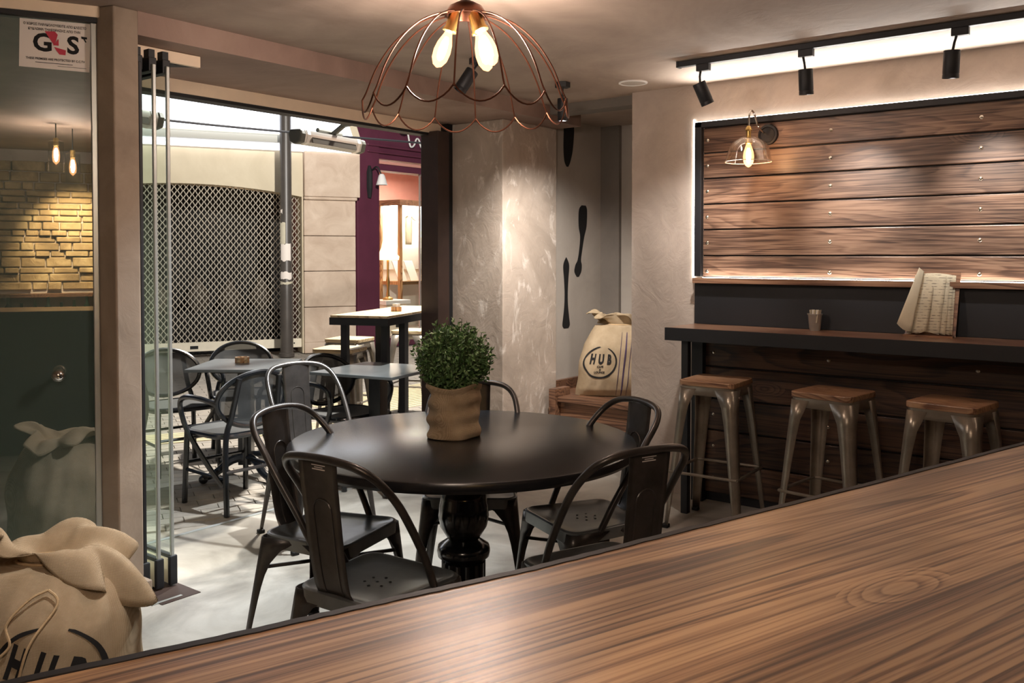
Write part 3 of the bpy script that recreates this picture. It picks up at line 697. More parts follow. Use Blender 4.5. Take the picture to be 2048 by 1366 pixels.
planks(low, [0.965, 0.80, 0.612, 0.425, 0.238, 0.05], M_wood_low, [2.28, 1.607, 0.876, 0.14], UW - 0.026, UW - 0.004, 2.37, 0.005)
part('backing', B().box((UW - 0.004, PV1, 0.0), (UW, 2.40, 1.05)), M_black, low)
part('corner_post', B().box((UW - 0.07, 2.33, 0.0), (UW - 0.005, 2.40, 0.97)), M_black, low)
sh = thing('bar_shelf', 'long narrow wooden bar shelf with black front along the planked wall', 'shelf', (4.7, 0.5, 0))
part('shelf_board', B().box((4.527, PV1, 1.020), (UW - 0.032, 2.40, 1.048)), M_wood_shelf, sh)
part('front_edge', B().box((4.515, PV1, 0.976), (4.527, 2.406, 1.047)), M_black, sh)
part('end_edge', B().box((4.527, 2.40, 0.976), (UW - 0.001, 2.406, 1.047)), M_black, sh)
for vv in (2.30, 0.4, -1.4):
    part('leg', B().box((4.55, vv - 0.02, 0), (4.59, vv + 0.02, 1.02)), M_black, sh, bevel=0.002)
part('stretcher', B().box((4.56, -1.4, 0.97), (4.59, 2.30, 1.02)), M_black, sh)
led_lamp = light('panelling_led_light', 'AREA', (UW - 0.012, (PV0 + PV1) / 2 + 0.02, 2.2455), 26, (1.0, 0.95, 0.89))
led_lamp.data.shape = 'RECTANGLE'; led_lamp.data.size = 0.012; led_lamp.data.size_y = PV0 - PV1; led_lamp.data.spread = R(92)
led_lamp.rotation_euler = (PI, R(-46), 0)
# cup with sugar sachets
t = thing('sachet_cup', 'small metal cup of sugar sachets on the wall shelf', 'cup', (4.80, 1.655, 1.048))
cc = (4.80, 1.655, 1.048)
part('cup', B().lathe([(0.026, 0.0), (0.028, 0.003), (0.037, 0.085), (0.040, 0.088), (0.040, 0.092), (0.035, 0.090), (0.026, 0.006), (0.002, 0.006)], 28, cc, cap=False), M_alu, t, smooth=60)
for i in range(5):
    part('sachet', B().obox((cc[0] + 0.003 * (i - 2), cc[1] - 0.022 + i * 0.010, 1.048 + 0.078), Vector((0.024, 0.004 * (i % 2), 0)), Vector((0, 0.003, 0)), Vector((0.002, 0.002 * (i - 2), 0.034))), M_white if i % 2 else M_paper, t, bevel=0.001)
# menu on a board
t = thing('menu_board', 'open menu of loose paper sheets leaning on a brown board', 'menu', (4.80, 1.08, 1.048))
part('board', B().extr([(4.79, 1.198, 1.050), (4.79, 0.962, 1.050), (4.868, 0.955, 1.368), (4.868, 1.150, 1.368)], (0.008, 0, 0)), M_wood_shelf, t)
part('lip', B().box((4.745, 0.965, 1.048), (4.79, 1.195, 1.058)), M_wood_shelf, t)
def page(x0, y0, y1, top, curl, tw, seed):
    rr = random.Random(seed)
    def fn(u, v):
        y = y0 + (y1 - y0) * u - tw * (1 - v) * 0.5
        z = 1.062 + (top - 1.062) * v + 0.012 * math.sin(u * PI)
        x = x0 - curl * (1 - v) * (0.4 + 0.6 * u) - 0.005 * math.sin(u * PI * 1.5 + seed) + 0.072 * v
        return Vector((x, y, z))
    return B().grid(9, 12, fn)
def printed_paper():
    k = NT('printed_paper'); v = k.coord((1, 1, 1)); wv = k.n('ShaderNodeTexWave', bands_direction='Z'); wv.inputs['Scale'].default_value = 22; wv.inputs['Distortion'].default_value = 0.4; k.l(v, wv.inputs['Vector'])
    nz = k.noise(k.coord((1, 40, 60)), 1.0, 2); ml = k.n('ShaderNodeMath', operation='MULTIPLY'); k.l(wv.outputs['Fac'], ml.inputs[0]); k.l(nz, ml.inputs[1])
    k.l(k.ramp(ml.outputs[0], [(0.42, lin('cfc7b0')), (0.56, lin('8a8375'))]), k.b.inputs['Base Color']); k.b.inputs['Roughness'].default_value = 0.85; return k.m
M_print = printed_paper()
for i, (x0, y0, y1, top, curl, tw) in enumerate([(4.787, 0.975, 1.165, 1.352, 0.0, 0.0), (4.782, 0.985, 1.165, 1.350, 0.008, 0.0), (4.776, 0.998, 1.160, 1.350, 0.015, -0.01), (4.768, 1.015, 1.160, 1.352, 0.02, -0.03)]):
    part('page', page(x0, y0, y1, top, curl, tw, i), M_print if i < 5 else M_paper, t, smooth=True, solid=0.001)
def sheet(tl, tr, br, bl, bow=0.006):
    tl, tr, br, bl = map(Vector, (tl, tr, br, bl))
    return B().grid(8, 10, lambda u, v: bl.lerp(br, u).lerp(tl.lerp(tr, u), v) + Vector((-bow * math.sin(PI * u) * (1 - 0.5 * v), 0, -0.01 * math.sin(PI * u) * (1 - v))))
part('page', sheet((4.845, 1.138, 1.365), (4.845, 1.065, 1.345), (4.745, 1.085, 1.082), (4.735, 1.150, 1.072)), M_print, t, smooth=True, solid=0.001)
part('page', sheet((4.835, 1.142, 1.392), (4.838, 1.118, 1.372), (4.715, 1.148, 1.075), (4.715, 1.215, 1.112)), M_paper, t, smooth=True, solid=0.001)
# wall lamp with clear glass shade
lx = (4.60, 1.952)
t = thing('wall_lamp', 'wall lamp with clear glass shade and filament bulb on the planks', 'wall lamp', (UW - 0.03, 1.954, 2.13))
b = B().lathe([(0.002, 0.0), (0.056, 0.0), (0.058, 0.006), (0.055, 0.018), (0.044, 0.022), (0.040, 0.016), (0.002, 0.016)], 32); b.xf(Matrix.Translation((UW - 0.027, 1.954, 2.131)) @ Matrix.Rotation(-PI / 2, 4, 'Y'))
part('wall_plate', b, M_black, t, smooth=40)
part('arm', B().tube(sm([(UW - 0.043, 1.954, 2.131), (4.80, 1.955, 2.14), (4.735, 1.955, 2.165), (4.69, 1.955, 2.215), (4.645, 1.953, 2.238), (4.61, 1.952, 2.215), (4.60, 1.952, 2.15)], 7), 0.005, 8), M_chrome, t, smooth=True)
part('socket', B().lathe([(0.006, 2.15), (0.012, 2.145), (0.020, 2.128), (0.013, 2.122), (0.013, 2.085), (0.020, 2.08), (0.020, 2.055), (0.012, 2.05)], 20, (lx[0], lx[1], 0)), M_brass, t, smooth=40)
part('glass_shade', B().lathe([(0.022, 2.092), (0.045, 2.088), (0.085, 2.063), (0.105, 2.035), (0.122, 1.965), (0.124, 1.958), (0.120, 1.958), (0.102, 2.032), (0.083, 2.058), (0.044, 2.084), (0.022, 2.088)], 40, (lx[0], lx[1], 0), cap=False), M_shadeglass, t, smooth=40)
part('shade_rim', B().tube([(lx[0] + 0.123 * math.cos(2 * PI * i / 40), lx[1] + 0.123 * math.sin(2 * PI * i / 40), 1.957) for i in range(40)], 0.0022, 6, closed=True), M_rimglass, t, smooth=True)
bp = [(0.012, 2.05), (0.016, 2.04), (0.026, 2.01), (0.029, 1.985), (0.026, 1.955), (0.014, 1.935), (0.003, 1.928)]
part('bulb', B().lathe(bp, 20, (lx[0], lx[1], 0)), M_shell, t, smooth=60)
part('filament', B().lathe([(0.006, 2.03), (0.012, 2.01), (0.014, 1.985), (0.010, 1.958), (0.003, 1.95)], 12, (lx[0], lx[1], 0)), M_core2, t, smooth=60)

# ================================================================== CEILING FITTINGS
t = thing('track_light_rail', 'black ceiling track rail running along the planked wall', 'track light', (4.28, 1.0, 2.44))
part('rail', B().box((4.265, -2.0, 2.440), (4.30, 2.20, 2.468)), M_black, t, bevel=0.002)
part('end_cap', B().box((4.263, 2.20, 2.438), (4.302, 2.212, 2.469)), M_black, t)
def spot(label, base, body_top, d, cat='spotlight', track=True, L=0.12, rr=0.034, energy=20, col=SOFT, angle=60, target=None, group='black spotlights'):
    t = thing('spotlight', label, cat, base, 0, group); base = Vector(base); bt = Vector(body_top); d = Vector(d).normalized()
    if track: part('adapter', B().box((base.x - 0.016, base.y - 0.05, base.z - 0.035), (base.x + 0.016, base.y + 0.02, base.z)), M_black, t, bevel=0.002)
    else: part('ceiling_plate', B().lathe([(0.045, 0.0), (0.045, -0.03), (0.002, -0.03)], 6, base), M_black, t)
    part('stem', B().tube([base - Vector((0, 0, 0.03)), (base + bt) / 2 - Vector((0, 0, 0.015)), bt + d * 0.02], 0.006, 8), M_black, t, smooth=True)
    q = Vector((0, 0, 1)).rotation_difference(d).to_matrix().to_4x4()
    b = B().lathe([(0.002, 0.0), (rr * 0.96, 0.0), (rr, 0.004), (rr, L - 0.022), (rr * 0.97, L - 0.020), (rr * 0.97, L - 0.017), (rr, L - 0.015), (rr, L), (rr * 0.86, L), (rr * 0.8, L - 0.03), (0.002, L - 0.03)], 28); b.xf(Matrix.Translation(bt) @ q)
    part('housing', b, M_black, t, smooth=35)
    b = B().lathe([(0.002, L - 0.028), (rr * 0.78, L - 0.028)], 20, cap=False); b.xf(Matrix.Translation(bt) @ q)
    part('lens', b, M_white, t)
    p = bt + d * (L + 0.004); tg = Vector(target) if target is not None else p + d
    l = light('spotlight_beam', 'SPOT', p, energy, col, tg, 0.03, angle, 1.0)
spot('black track spotlight at the niche end of the ceiling rail', (4.282, 2.08, 2.44), (4.27, 2.085, 2.345), (0.33, -0.25, -0.85), energy=70, target=(4.9, 2.45, 1.2), angle=80)
spot('middle black track spotlight on the ceiling rail', (4.282, 1.545, 2.44), (4.275, 1.53, 2.345), (0.12, 0.0, -1), energy=70, target=(4.9, 1.42, 1.66), angle=54)
spot('black track spotlight on the rail nearest the right edge', (4.282, 0.87, 2.44), (4.27, 0.885, 2.345), (0.10, 0.06, -1), energy=70, target=(4.9, 0.80, 1.66), angle=54)
spot('single black spotlight on the ceiling beside the beam end', (4.36, 3.0, 2.468), (4.36, 3.0, 2.375), (0.05, 0.02, -1), track=False, L=0.13, rr=0.031, energy=190, target=(5.10, 3.62, 1.25), angle=80)
spot('tilted black spotlight hanging below the wire pendant lamp', (3.56, 2.98, 2.468), (3.53, 2.99, 2.40), (-0.5, 0.42, -1), track=False, L=0.125, rr=0.034, energy=430, col=COOL, target=(2.45, 3.75, 0.0), angle=88)
spot('added unseen ceiling spotlight brightening the burlap sack on the floor', (1.50, 1.82, 2.468), (1.50, 1.82, 2.385), (-0.1, 0.5, -1), track=False, energy=70, target=(1.30, 2.75, 0.35), angle=55)  # added out of view only to brighten the floor sack
sp_ = thing('ceiling_speaker', 'round flush ceiling speaker beside the track rail', 'speaker', (4.62, 2.677, 2.468))
part('ring', B().lathe([(0.085, 2.470), (0.085, 2.464), (0.075, 2.462), (0.072, 2.466)], 40, (4.62, 2.677, 0), cap=False), M_white, sp_, smooth=40)
part('cover', B().lathe([(0.002, 2.4665), (0.074, 2.4665), (0.074, 2.469)], 40, (4.62, 2.677, 0)), plain('speaker_cover', 'b9b0a6', 0.7), sp_)

# pendant lamp of bare wire with three filament bulbs
PX, PY_ = 2.506, 2.154; RT = 0.375; ZR = 2.01
t = thing('wire_pendant_lamp', 'domed copper wire pendant lamp with three filament bulbs above the round table', 'pendant lamp', (PX, PY_, ZC))
part('cap', B().lathe([(0.006, 2.385), (0.02, 2.383), (0.06, 2.362), (0.078, 2.335), (0.078, 2.327), (0.07, 2.327), (0.055, 2.350), (0.006, 2.37)], 32, (PX, PY_, 0), cap=False), M_copper, t, smooth=50)
part('cord', B().tube([(PX, PY_, 2.47), (PX, PY_, 2.38)], 0.005, 8), M_black, t)
NR = 14
def rib(a):
    prof = [(0.072, 2.332), (0.13, 2.315), (0.20, 2.277), (0.27, 2.21), (0.325, 2.125), (0.36, 2.04), (RT, ZR), (RT, ZR - 0.005)]
    return sm([(PX + r * math.cos(a), PY_ + r * math.sin(a), z) for r, z in prof], 5)
for i in range(NR):
    a = 2 * PI * (i + 0.35) / NR
    part('wire_rib', B().tube(rib(a), 0.0033, 6), M_copper, t, smooth=True)
    a2 = 2 * PI * (i + 1.35) / NR; pts = []
    for k in range(11):
        q = k / 10; aa = a + (a2 - a) * q; z = ZR - 0.055 * math.sin(PI * q) ** 0.8
        pts.append((PX + RT * math.cos(aa), PY_ + RT * math.sin(aa), z))
    part('wire_scallop', B().tube(pts, 0.0033, 6), M_copper, t, smooth=True)
for i, aa in enumerate((R(127), R(-70), R(-10))):
    dr = Vector((math.cos(aa) * 0.36, math.sin(aa) * 0.36, -1)).normalized(); o = Vector((PX + math.cos(aa) * 0.035, PY_ + math.sin(aa) * 0.035, 2.345))
    q = Matrix.Translation(o) @ Vector((0, 0, 1)).rotation_difference(dr).to_matrix().to_4x4()
    so = part('socket', B().lathe([(0.012, 0.0), (0.021, 0.005), (0.022, 0.065), (0.026, 0.07), (0.026, 0.078), (0.018, 0.08)], 20).xf(q), M_brass, t, smooth=40)
    part('bulb', B().lathe([(0.013, 0.078), (0.016, 0.09), (0.028, 0.125), (0.032, 0.155), (0.029, 0.185), (0.017, 0.208), (0.003, 0.216)], 20).xf(q), M_shell, so, smooth=60)
    part('filament', B().lathe([(0.006, 0.10), (0.012, 0.12), (0.015, 0.15), (0.012, 0.18), (0.003, 0.19)], 12).xf(q), M_core, so, smooth=60)

# ================================================================== NICHE: bench and sack
t = thing('niche_bench', 'dark wooden bench built into the niche under the burlap sack', 'bench', (5.6, 3.2, 0))
part('seat_board', B().box((5.20, 2.86, 0.415), (6.05, 3.62, 0.45)), M_wood_bench, t, bevel=0.003)
part('front_panel', B().box((5.24, 2.86, 0.0), (5.265, 3.62, 0.415)), M_wood_bench, t)
part('side_board', B().box((5.18, 3.625, 0.0), (5.37, 3.68, 0.505)), M_wood_bench, t, bevel=0.002)
part('skirting', B().box((5.38, 3.765, 0.45), (6.05, 3.797, 0.53)), M_wood_bench, t)
part('skirting', B().box((5.38, 3.62, 0.42), (6.05, 3.765, 0.45)), M_wood_bench, t)

def sack(name_label, loc, rz, W, D, H, ring_r, ring_c, letter, small, seed, stripes, tilt=0.0, rot=0.0, flop=-0.35):
    """burlap sack; local front is -Y; body is an analytic surface so that print can lie on it"""
    t = thing('burlap_sack', name_label, 'sack', loc, rz)
    rr = random.Random(seed); ph = [rr.uniform(0, 6) for _ in range(8)]
    def half(v):                          # half width / half depth at height fraction v
        a = W * (1.0 - 0.10 * v - 0.55 * max(0, v - 0.72) ** 1.3 * 2.2); b = D * (0.78 + 0.5 * math.sin(PI * min(1, v * 0.9 + 0.08)) ** 0.8 - 0.45 * max(0, v - 0.7) * 1.6)
        if v < 0.10: b *= 0.80 + 0.20 * (v / 0.10)
        return a, b
    def wr(x, z): return 0.006 * math.sin(9 * x / W * 0.6 + ph[0] + 6 * z / H) + 0.005 * math.sin(13 * z / H + ph[1] + 3 * x / W) + 0.004 * math.sin(21 * x / W + ph[2] - 9 * z / H)
    P = 2.6
    def surf(ang_, v):
        a, b = half(v); c, s_ = math.cos(ang_), math.sin(ang_)
        x = a * math.copysign(abs(c) ** (2 / P), c); y = b * math.copysign(abs(s_) ** (2 / P), s_)
        n = Vector((c, s_, 0)); w_ = wr(x, v * H) * min(1, v * 6)
        return Vector((x + n.x * w_ + tilt * v * H, y + n.y * w_, v * H))
    bb = B().grid(96, 44, lambda u, v: surf(u * 2 * PI, v), True)
    nb_ = len(bb.v); bb.f.append(list(range(96))[::-1]); bb.f.append(list(range(nb_ - 96, nb_)))
    body = part('body', bb, M_burlap, t, smooth=70, world=False)
    def front(x, z, off=0.003):
        v = z / H; a, b = half(v); q = min(0.985, abs(x / a)); y = -b * (1 - q ** P) ** (1 / P)
        s_ = (1 - q ** P) ** (1 / P); c = q ** (P / 2); s2 = math.sqrt(max(0, 1 - c * c)); w_ = wr(x, z) * min(1, v * 6)
        return Vector((x + tilt * z + math.copysign(c, x) * (w_ + off), y - s2 * (w_ + off), z))
    # gathered neck and ruffle
    ah, bh = half(1.0)
    def ruff(u, v):
        a_ = u * 2 * PI; fl = 0.45 + 0.85 * abs(v - 0.25) ** 0.8 if v > 0.25 else 1.0 - 2.2 * v
        w1 = max(0.0, math.cos(a_ - flop)) ** 2; w2 = max(0.0, math.cos(a_ - flop - 2.3)) ** 2; vv = max(0.0, v - 0.25) / 0.75
        fold = 1 + (0.16 * math.sin(7 * a_ + ph[3]) + 0.10 * math.sin(12 * a_ + ph[4] + 3 * v)) * vv + 0.55 * w1 * vv + 0.25 * w2 * vv
        z = H - 0.012 + 0.04 * H * min(1, v * 4) + 0.22 * H * math.sin(PI * min(1.0, 0.62 * vv)) * (0.75 + 0.25 * math.sin(3 * a_ + ph[5])) - 0.46 * H * w1 * vv ** 2 - 0.16 * H * w2 * vv ** 2
        z += 0.012 * math.sin(9 * a_ + 8 * v + ph[6]) * vv
        return Vector((ah * fl * fold * math.cos(a_) * 0.98 + tilt * H, bh * fl * fold * math.sin(a_) * 0.98 + 0.03 * v, z))
    part('gathered_top', B().grid(128, 26, ruff, True), M_burlap, t, smooth=70, world=False, solid=0.006)
    rp = [(ah * 0.50 * math.cos(q * 2 * PI / 24) + tilt * H, bh * 0.52 * math.sin(q * 2 * PI / 24), H + 0.16 * H * 0.25 - 0.012) for q in range(24)]
    cordo = part('drawstring', B().tube(rp, 0.005, 6, closed=True), M_rope, t, smooth=True, world=False)
    # printed ring, broken at the top
    def ribbon(pts, w0):
        b = B(); vs = []; fs = []
        for i, (x, z) in enumerate(pts):
            j0, j1 = max(0, i - 1), min(len(pts) - 1, i + 1); dx, dz = pts[j1][0] - pts[j0][0], pts[j1][1] - pts[j0][1]; L = math.hypot(dx, dz) or 1
            ww = w0 * (0.35 + 0.65 * math.sin(PI * i / (len(pts) - 1)) ** 0.5); vs += [front(x - dz / L * ww, z + dx / L * ww), front(x + dz / L * ww, z - dx / L * ww)]
        for i in range(len(pts) - 1): fs.append((2 * i, 2 * i + 1, 2 * i + 3, 2 * i + 2))
        return b.add(vs, fs)
    for a_0, a_1, w_ in ((R(-200), R(68), 0.007), (R(96), R(172), 0.006)):
        pts = [(ring_c[0] + ring_r * math.cos(a_0 + (a_1 - a_0) * i / 40), ring_c[1] + ring_r * math.sin(a_0 + (a_1 - a_0) * i / 40)) for i in range(41)]
        part('printed_ring', ribbon(pts, w_), M_ink, body, world=False)
    def lett(txt, size, cx, cz, sx=0.8, bold=0.002, name='lettering'):
        vs, fs = textmesh(txt, size, sx=sx, bold=bold, sub=3); part(name, B().add([front(cx + x * math.cos(rot) - y * math.sin(rot), cz + x * math.sin(rot) + y * math.cos(rot), 0.0035) for x, y in vs], fs), M_ink, body, world=False)
    for i, ch in enumerate('HUB'): lett(ch, letter, ring_c[0] + (i - 1) * letter * 0.62 * math.cos(rot), ring_c[1] + ring_r * 0.18 + (i - 1) * letter * 0.62 * math.sin(rot), 0.55, letter * 0.055)
    if small:
        for i, tx in enumerate(('CAFE', '&', 'LOUNGE')): lett(tx, letter * 0.22, ring_c[0], ring_c[1] - ring_r * (0.28 + 0.18 * i), 0.85, letter * 0.008)
    for sx_, w_, m_ in stripes:
        part('woven_stripe', ribbon([(sx_, H * (0.02 + 0.9 * i / 30)) for i in range(31)], w_), m_, body, world=False)
    return t, front, cordo
sk, fr_, cord_ = sack('burlap coffee sack printed HUB standing on the niche bench', (5.56, 3.36, 0.45), R(-58), 0.29, 0.155, 0.50, 0.108, (-0.13, 0.25), 0.092, True, 5,
     [(0.000, 0.0025, M_purple_thread), (0.035, 0.006, M_purple_thread), (0.070, 0.0025, M_purple_thread)], tilt=0.10)
sk, fr_, cord_ = sack('large burlap coffee sack printed HUB on the floor at the lower left', (1.30, 2.83, 0), R(-47), 0.275, 0.18, 0.50, 0.150, (0.075, 0.225), 0.13, False, 11,
     [(-0.155, 0.003, M_purple_thread), (-0.125, 0.002, M_purple_thread)], tilt=0.0, rot=R(-17))
part('drawstring_tail', B().tube(sm([fr_(0.06, 0.47, 0.03), fr_(0.02, 0.45, 0.03), fr_(-0.03, 0.39, 0.012), fr_(-0.02, 0.33, 0.01), fr_(-0.07, 0.29, 0.01), fr_(-0.12, 0.30, 0.01)], 8), 0.004, 6), M_rope, sk, smooth=True, world=False)
part('drawstring_tail', B().tube(sm([fr_(0.06, 0.47, 0.03), fr_(0.09, 0.43, 0.02), fr_(0.04, 0.34, 0.01), fr_(0.01, 0.24, 0.01), fr_(-0.01, 0.20, 0.01)], 8), 0.004, 6), M_rope, sk, smooth=True, world=False)

# ================================================================== PAVEMENT
ground = struct('pavement', B().prism([(-6, 4.2), (1.2, 4.2), (1.97, 4.19), (4.75, 4.19), (5.4, 4.3), (16, 4.3), (22, 22), (-8, 22)], -0.3, -0.012), M_farpave)
def proj(p):
    fx, fy = math.cos(YAW), math.sin(YAW); dpt = p[0] * fx + p[1] * fy; xr = p[0] * fy - p[1] * fx
    return 1024 + FPX * xr / dpt, HOR + FPX * (HC - p[2]) / dpt, dpt
pv = []
for j in range(0, 72):
    for i in range(-30, 40):
        s_ = i * 0.206 + (0.103 if j % 2 else 0) - 0.6; n_ = 4.25 + j * 0.106
        q = S(s_, n_, 0)
        if q.y < 4.20 + 0.115 or q.x < 2.0 or q.x > 6.4: continue
        x, y, d = proj(q)
        if d > 9.0 or x < 255 or x > 900 or y < 745: continue
        pv.append((d, q))
pv.sort(key=lambda a: a[0])
pm = B().box((-0.1, -0.05, -0.03), (0.1, 0.05, 0.0)).mesh('paver', M_paver)
for d, q in pv[:300]:
    o = bpy.data.objects.new('paver', pm); COL.objects.link(o); o.parent = ground; o.location = q + Vector((0, 0, random.uniform(-0.002, 0.001))); o.rotation_euler = (0, 0, -AS + random.uniform(-0.006, 0.006))
b = B()
for d, q in pv[300:]: b.obox(q + Vector((0, 0, -0.015)), ES * 0.1, EN * 0.05, (0, 0, 0.015))
part('far_pavers', b, M_paver, ground, kind='stuff')
# cut pavers along the threshold
part('edge_course', B().box((1.99, 4.203, -0.03), (4.55, 4.30, -0.004)), M_paver, ground)
# pale ribbed tactile strips
tp = B()
for k in range(14): tp.box((5.6, 6.0 + k * 0.075, -0.012), (9.4, 6.0 + k * 0.075 + 0.045, 0.006))
part('ribbed_strip', tp, M_tactile, ground, kind='stuff')
b = B()
for k in range(6): b.obox(S(0.45 + 0.0, 7.38 + k * 0.07, 0.0), ES * 1.6, EN * 0.026, (0, 0, 0.006))
part('ribbed_strip', b, M_tactile, ground, kind='stuff')

# ================================================================== OUTDOOR TABLES AND CHAIRS
def bistro_table(label, loc, rz, hs):
    t = thing('bistro_table', label, 'table', loc, rz, 'square bistro tables')
    part('table_top', B().box((-hs, -hs, 0.722), (hs, hs, 0.74)), M_bistrotop, t, world=False, bevel=0.003)
    part('column', B().box((-0.043, -0.043, 0.08), (0.043, 0.043, 0.70)), M_bistro, t, world=False, bevel=0.004)
    part('top_plate', B().box((-0.17, -0.17, 0.70), (0.17, 0.17, 0.722)), M_bistro, t, world=False)
    for k in range(4):
        a = k * PI / 2 + PI / 4; dx, dy = math.cos(a), math.sin(a)
        pts = sm([(dx * 0.03, dy * 0.03, 0.13), (dx * 0.12, dy * 0.12, 0.115), (dx * 0.20, dy * 0.20, 0.065), (dx * 0.27, dy * 0.27, 0.04), (dx * 0.31, dy * 0.31, 0.045)], 5)
        lg = part('foot', B().tube(pts, [0.03 - 0.010 * i / (len(pts) - 1) for i in range(len(pts))], 8), M_bistro, t, smooth=True, world=False)
        part('claw', B().sphere((dx * 0.30, dy * 0.30, 0.03), 0.03, 12, 8), M_bistro, lg, smooth=True, world=False)
    return t
t1 = bistro_table('square grey bistro table outside with a sugar tin on it', (3.57, 4.98, 0), R(38), 0.30)
t2 = dup(t1, (3.92, 4.10, 0), R(12), 'square grey bistro table in the opening behind the potted shrub')
def bistro_chair(label, loc, rz):
    t = thing('bistro_chair', label, 'chair', loc, rz, 'bistro armchairs on the pavement')
    so = [(x * (1 + 0.06 * y / 0.2), y) for x, y in rrect(0.215, 0.205, 0.10, 7)]
    part('seat', B().prism([(x * 0.94, y * 0.94) for x, y in so], 0.432, 0.448), M_textile, t, world=False, bevel=0.004)
    part('seat_frame', B().tube([(x, y, 0.435) for x, y in so], 0.018, 8, closed=True), M_bistro, t, smooth=True, world=False)
    W, Hh = 0.225, 0.158
    ov = [Vector((W * math.cos(a), -0.235 - 0.10 * math.sin(a) * 0.35 + 0.05 * abs(math.cos(a)) ** 2, 0.635 + Hh * math.sin(a))) for a in [2 * PI * i / 40 for i in range(40)]]
    part('back_ring', B().tube(ov, 0.0145, 8, closed=True), M_bistro, t, smooth=True, world=False)
    def infill(u, v):
        i = u * 40; p = ov[int(i) % 40]; c = Vector((0, -0.235, 0.635)); return c.lerp(p, v)
    part('back_mesh', B().grid(40, 6, lambda u, v: infill(u, max(v, 0.01)), True), M_openmesh, t, smooth=True, world=False)
    for sx in (-1, 1):
        part('leg', B().tube([(sx * 0.195, 0.185, 0.44), (sx * 0.205, 0.205, 0.0)], 0.0165, 8), M_bistro, t, smooth=True, world=False)
        part('leg', B().tube(sm([(sx * 0.205, -0.245, 0.0), (sx * 0.18, -0.20, 0.40), (sx * 0.15, -0.215, 0.55), (sx * 0.13, -0.265, 0.765)], 5), 0.0165, 8), M_bistro, t, smooth=True, world=False)
        part('armrest', B().tube(sm([(sx * 0.222, -0.19, 0.62), (sx * 0.262, -0.08, 0.648), (sx * 0.272, 0.06, 0.645), (sx * 0.268, 0.13, 0.61), (sx * 0.255, 0.135, 0.53), (sx * 0.24, 0.09, 0.43), (sx * 0.215, -0.06, 0.27), (sx * 0.20, -0.2, 0.16)], 6), 0.0155, 8), M_bistro, t, smooth=True, world=False)
        part('stretcher', B().tube([(sx * 0.20, 0.20, 0.20), (sx * 0.195, -0.225, 0.20)], 0.010, 6), M_bistro, t, smooth=True, world=False)
    part('stretcher', B().tube([(-0.20, 0.195, 0.24), (0.20, 0.195, 0.24)], 0.010, 6), M_bistro, t, smooth=True, world=False)
    part('stretcher', B().tube([(-0.195, -0.225, 0.24), (0.195, -0.225, 0.24)], 0.010, 6), M_bistro, t, smooth=True, world=False)
    return t
b0 = bistro_chair('black bistro armchair with its oval back to the room, nearest the threshold', (3.15, 4.51, 0), ang(0.05, 1.0))
dup(b0, (3.41, 5.52, 0), ang(-0.20, -0.98), 'black bistro armchair seen behind the parked glass door panels')
dup(b0, (3.98, 5.57, 0), ang(-0.50, -0.87), 'black bistro armchair behind the sugar tin table, before the shutter')
dup(b0, (3.90, 4.37, 0), ang(0.0, -1.0), 'black bistro armchair tucked under the table behind the potted shrub')
t = thing('sugar_tin', 'small striped tin on the outdoor bistro table', 'tin', (3.60, 5.06, 0.74))
for i in range(10):
    a = 2 * PI * i / 10; a1 = 2 * PI * (i + 1) / 10
    part('stave', B().prism([(3.60 + r_ * math.cos(x), 5.06 + r_ * math.sin(x)) for r_, x in ((0.044, a), (0.048, (a + a1) / 2), (0.044, a1), (0.036, a1), (0.036, a))], 0.74, 0.778), M_wood_seatlight if i % 2 else M_wood_cabinet, t)
part('base', B().lathe([(0.002, 0.741), (0.04, 0.741), (0.04, 0.77), (0.002, 0.77)], 20, (3.60, 5.06, 0)), M_wood_cabinet, t)
# high bar table with stools behind the opening post
F0 = Vector((4.18, 4.28, 0)); dl = Vector((0.93, 0.37, 0)).normalized(); dw = Vector((-0.37, 0.93, 0)).normalized()
t = thing('high_table', 'tall narrow outdoor table with wooden top beside the dark opening post', 'table', tuple(F0), 0)
def ob(c, l, w_, z0, z1): return B().obox(Vector(c) + Vector((0, 0, (z0 + z1) / 2)), dl * l / 2, dw * w_ / 2, (0, 0, (z1 - z0) / 2))
part('table_top', ob(F0 + dl * 0.62 + dw * 0.21, 1.24, 0.42, 1.035, 1.05), M_wood_seatlight, t)
part('edge_frame', ob(F0 + dl * 0.62 + dw * 0.21, 1.25, 0.43, 0.985, 1.035), M_black, t)
for l_, w_ in ((0.10, 0.06), (0.10, 0.36), (0.40, 0.06), (0.66, 0.36), (1.14, 0.06), (1.14, 0.36)):
    part('leg', ob(F0 + dl * l_ + dw * w_, 0.045, 0.045, 0.0, 0.985), M_black, t)
so0 = bar_stool('outdoor wood-topped bar stool left of the high table, nearer one', (4.34, 4.93, 0), R(24), M_stoolmetal, M_wood_seatlight, 'outdoor bar stools at the high table')
dup(so0, (4.90, 5.45, 0), R(20), 'outdoor wood-topped bar stool left of the high table, farther one')
dup(so0, (5.80, 5.62, 0), R(24), 'outdoor bar stool before the lit shop window, beyond the high table')
t = thing('sugar_tin', 'small brown tin with sachets on the high outdoor table', 'tin', (4.60, 4.62, 1.05))
part('tin', B().lathe([(0.036, 1.05), (0.038, 1.053), (0.038, 1.083), (0.034, 1.083), (0.034, 1.056), (0.002, 1.056)], 24, (4.60, 4.62, 0), cap=False), M_wood_cabinet, t, smooth=40)
for i in range(4): part('sachet', B().obox((4.585 + 0.01 * i, 4.62, 1.088), (0.003, 0, 0), (0, 0.02, 0), (0.001, 0, 0.018)), M_white, t)

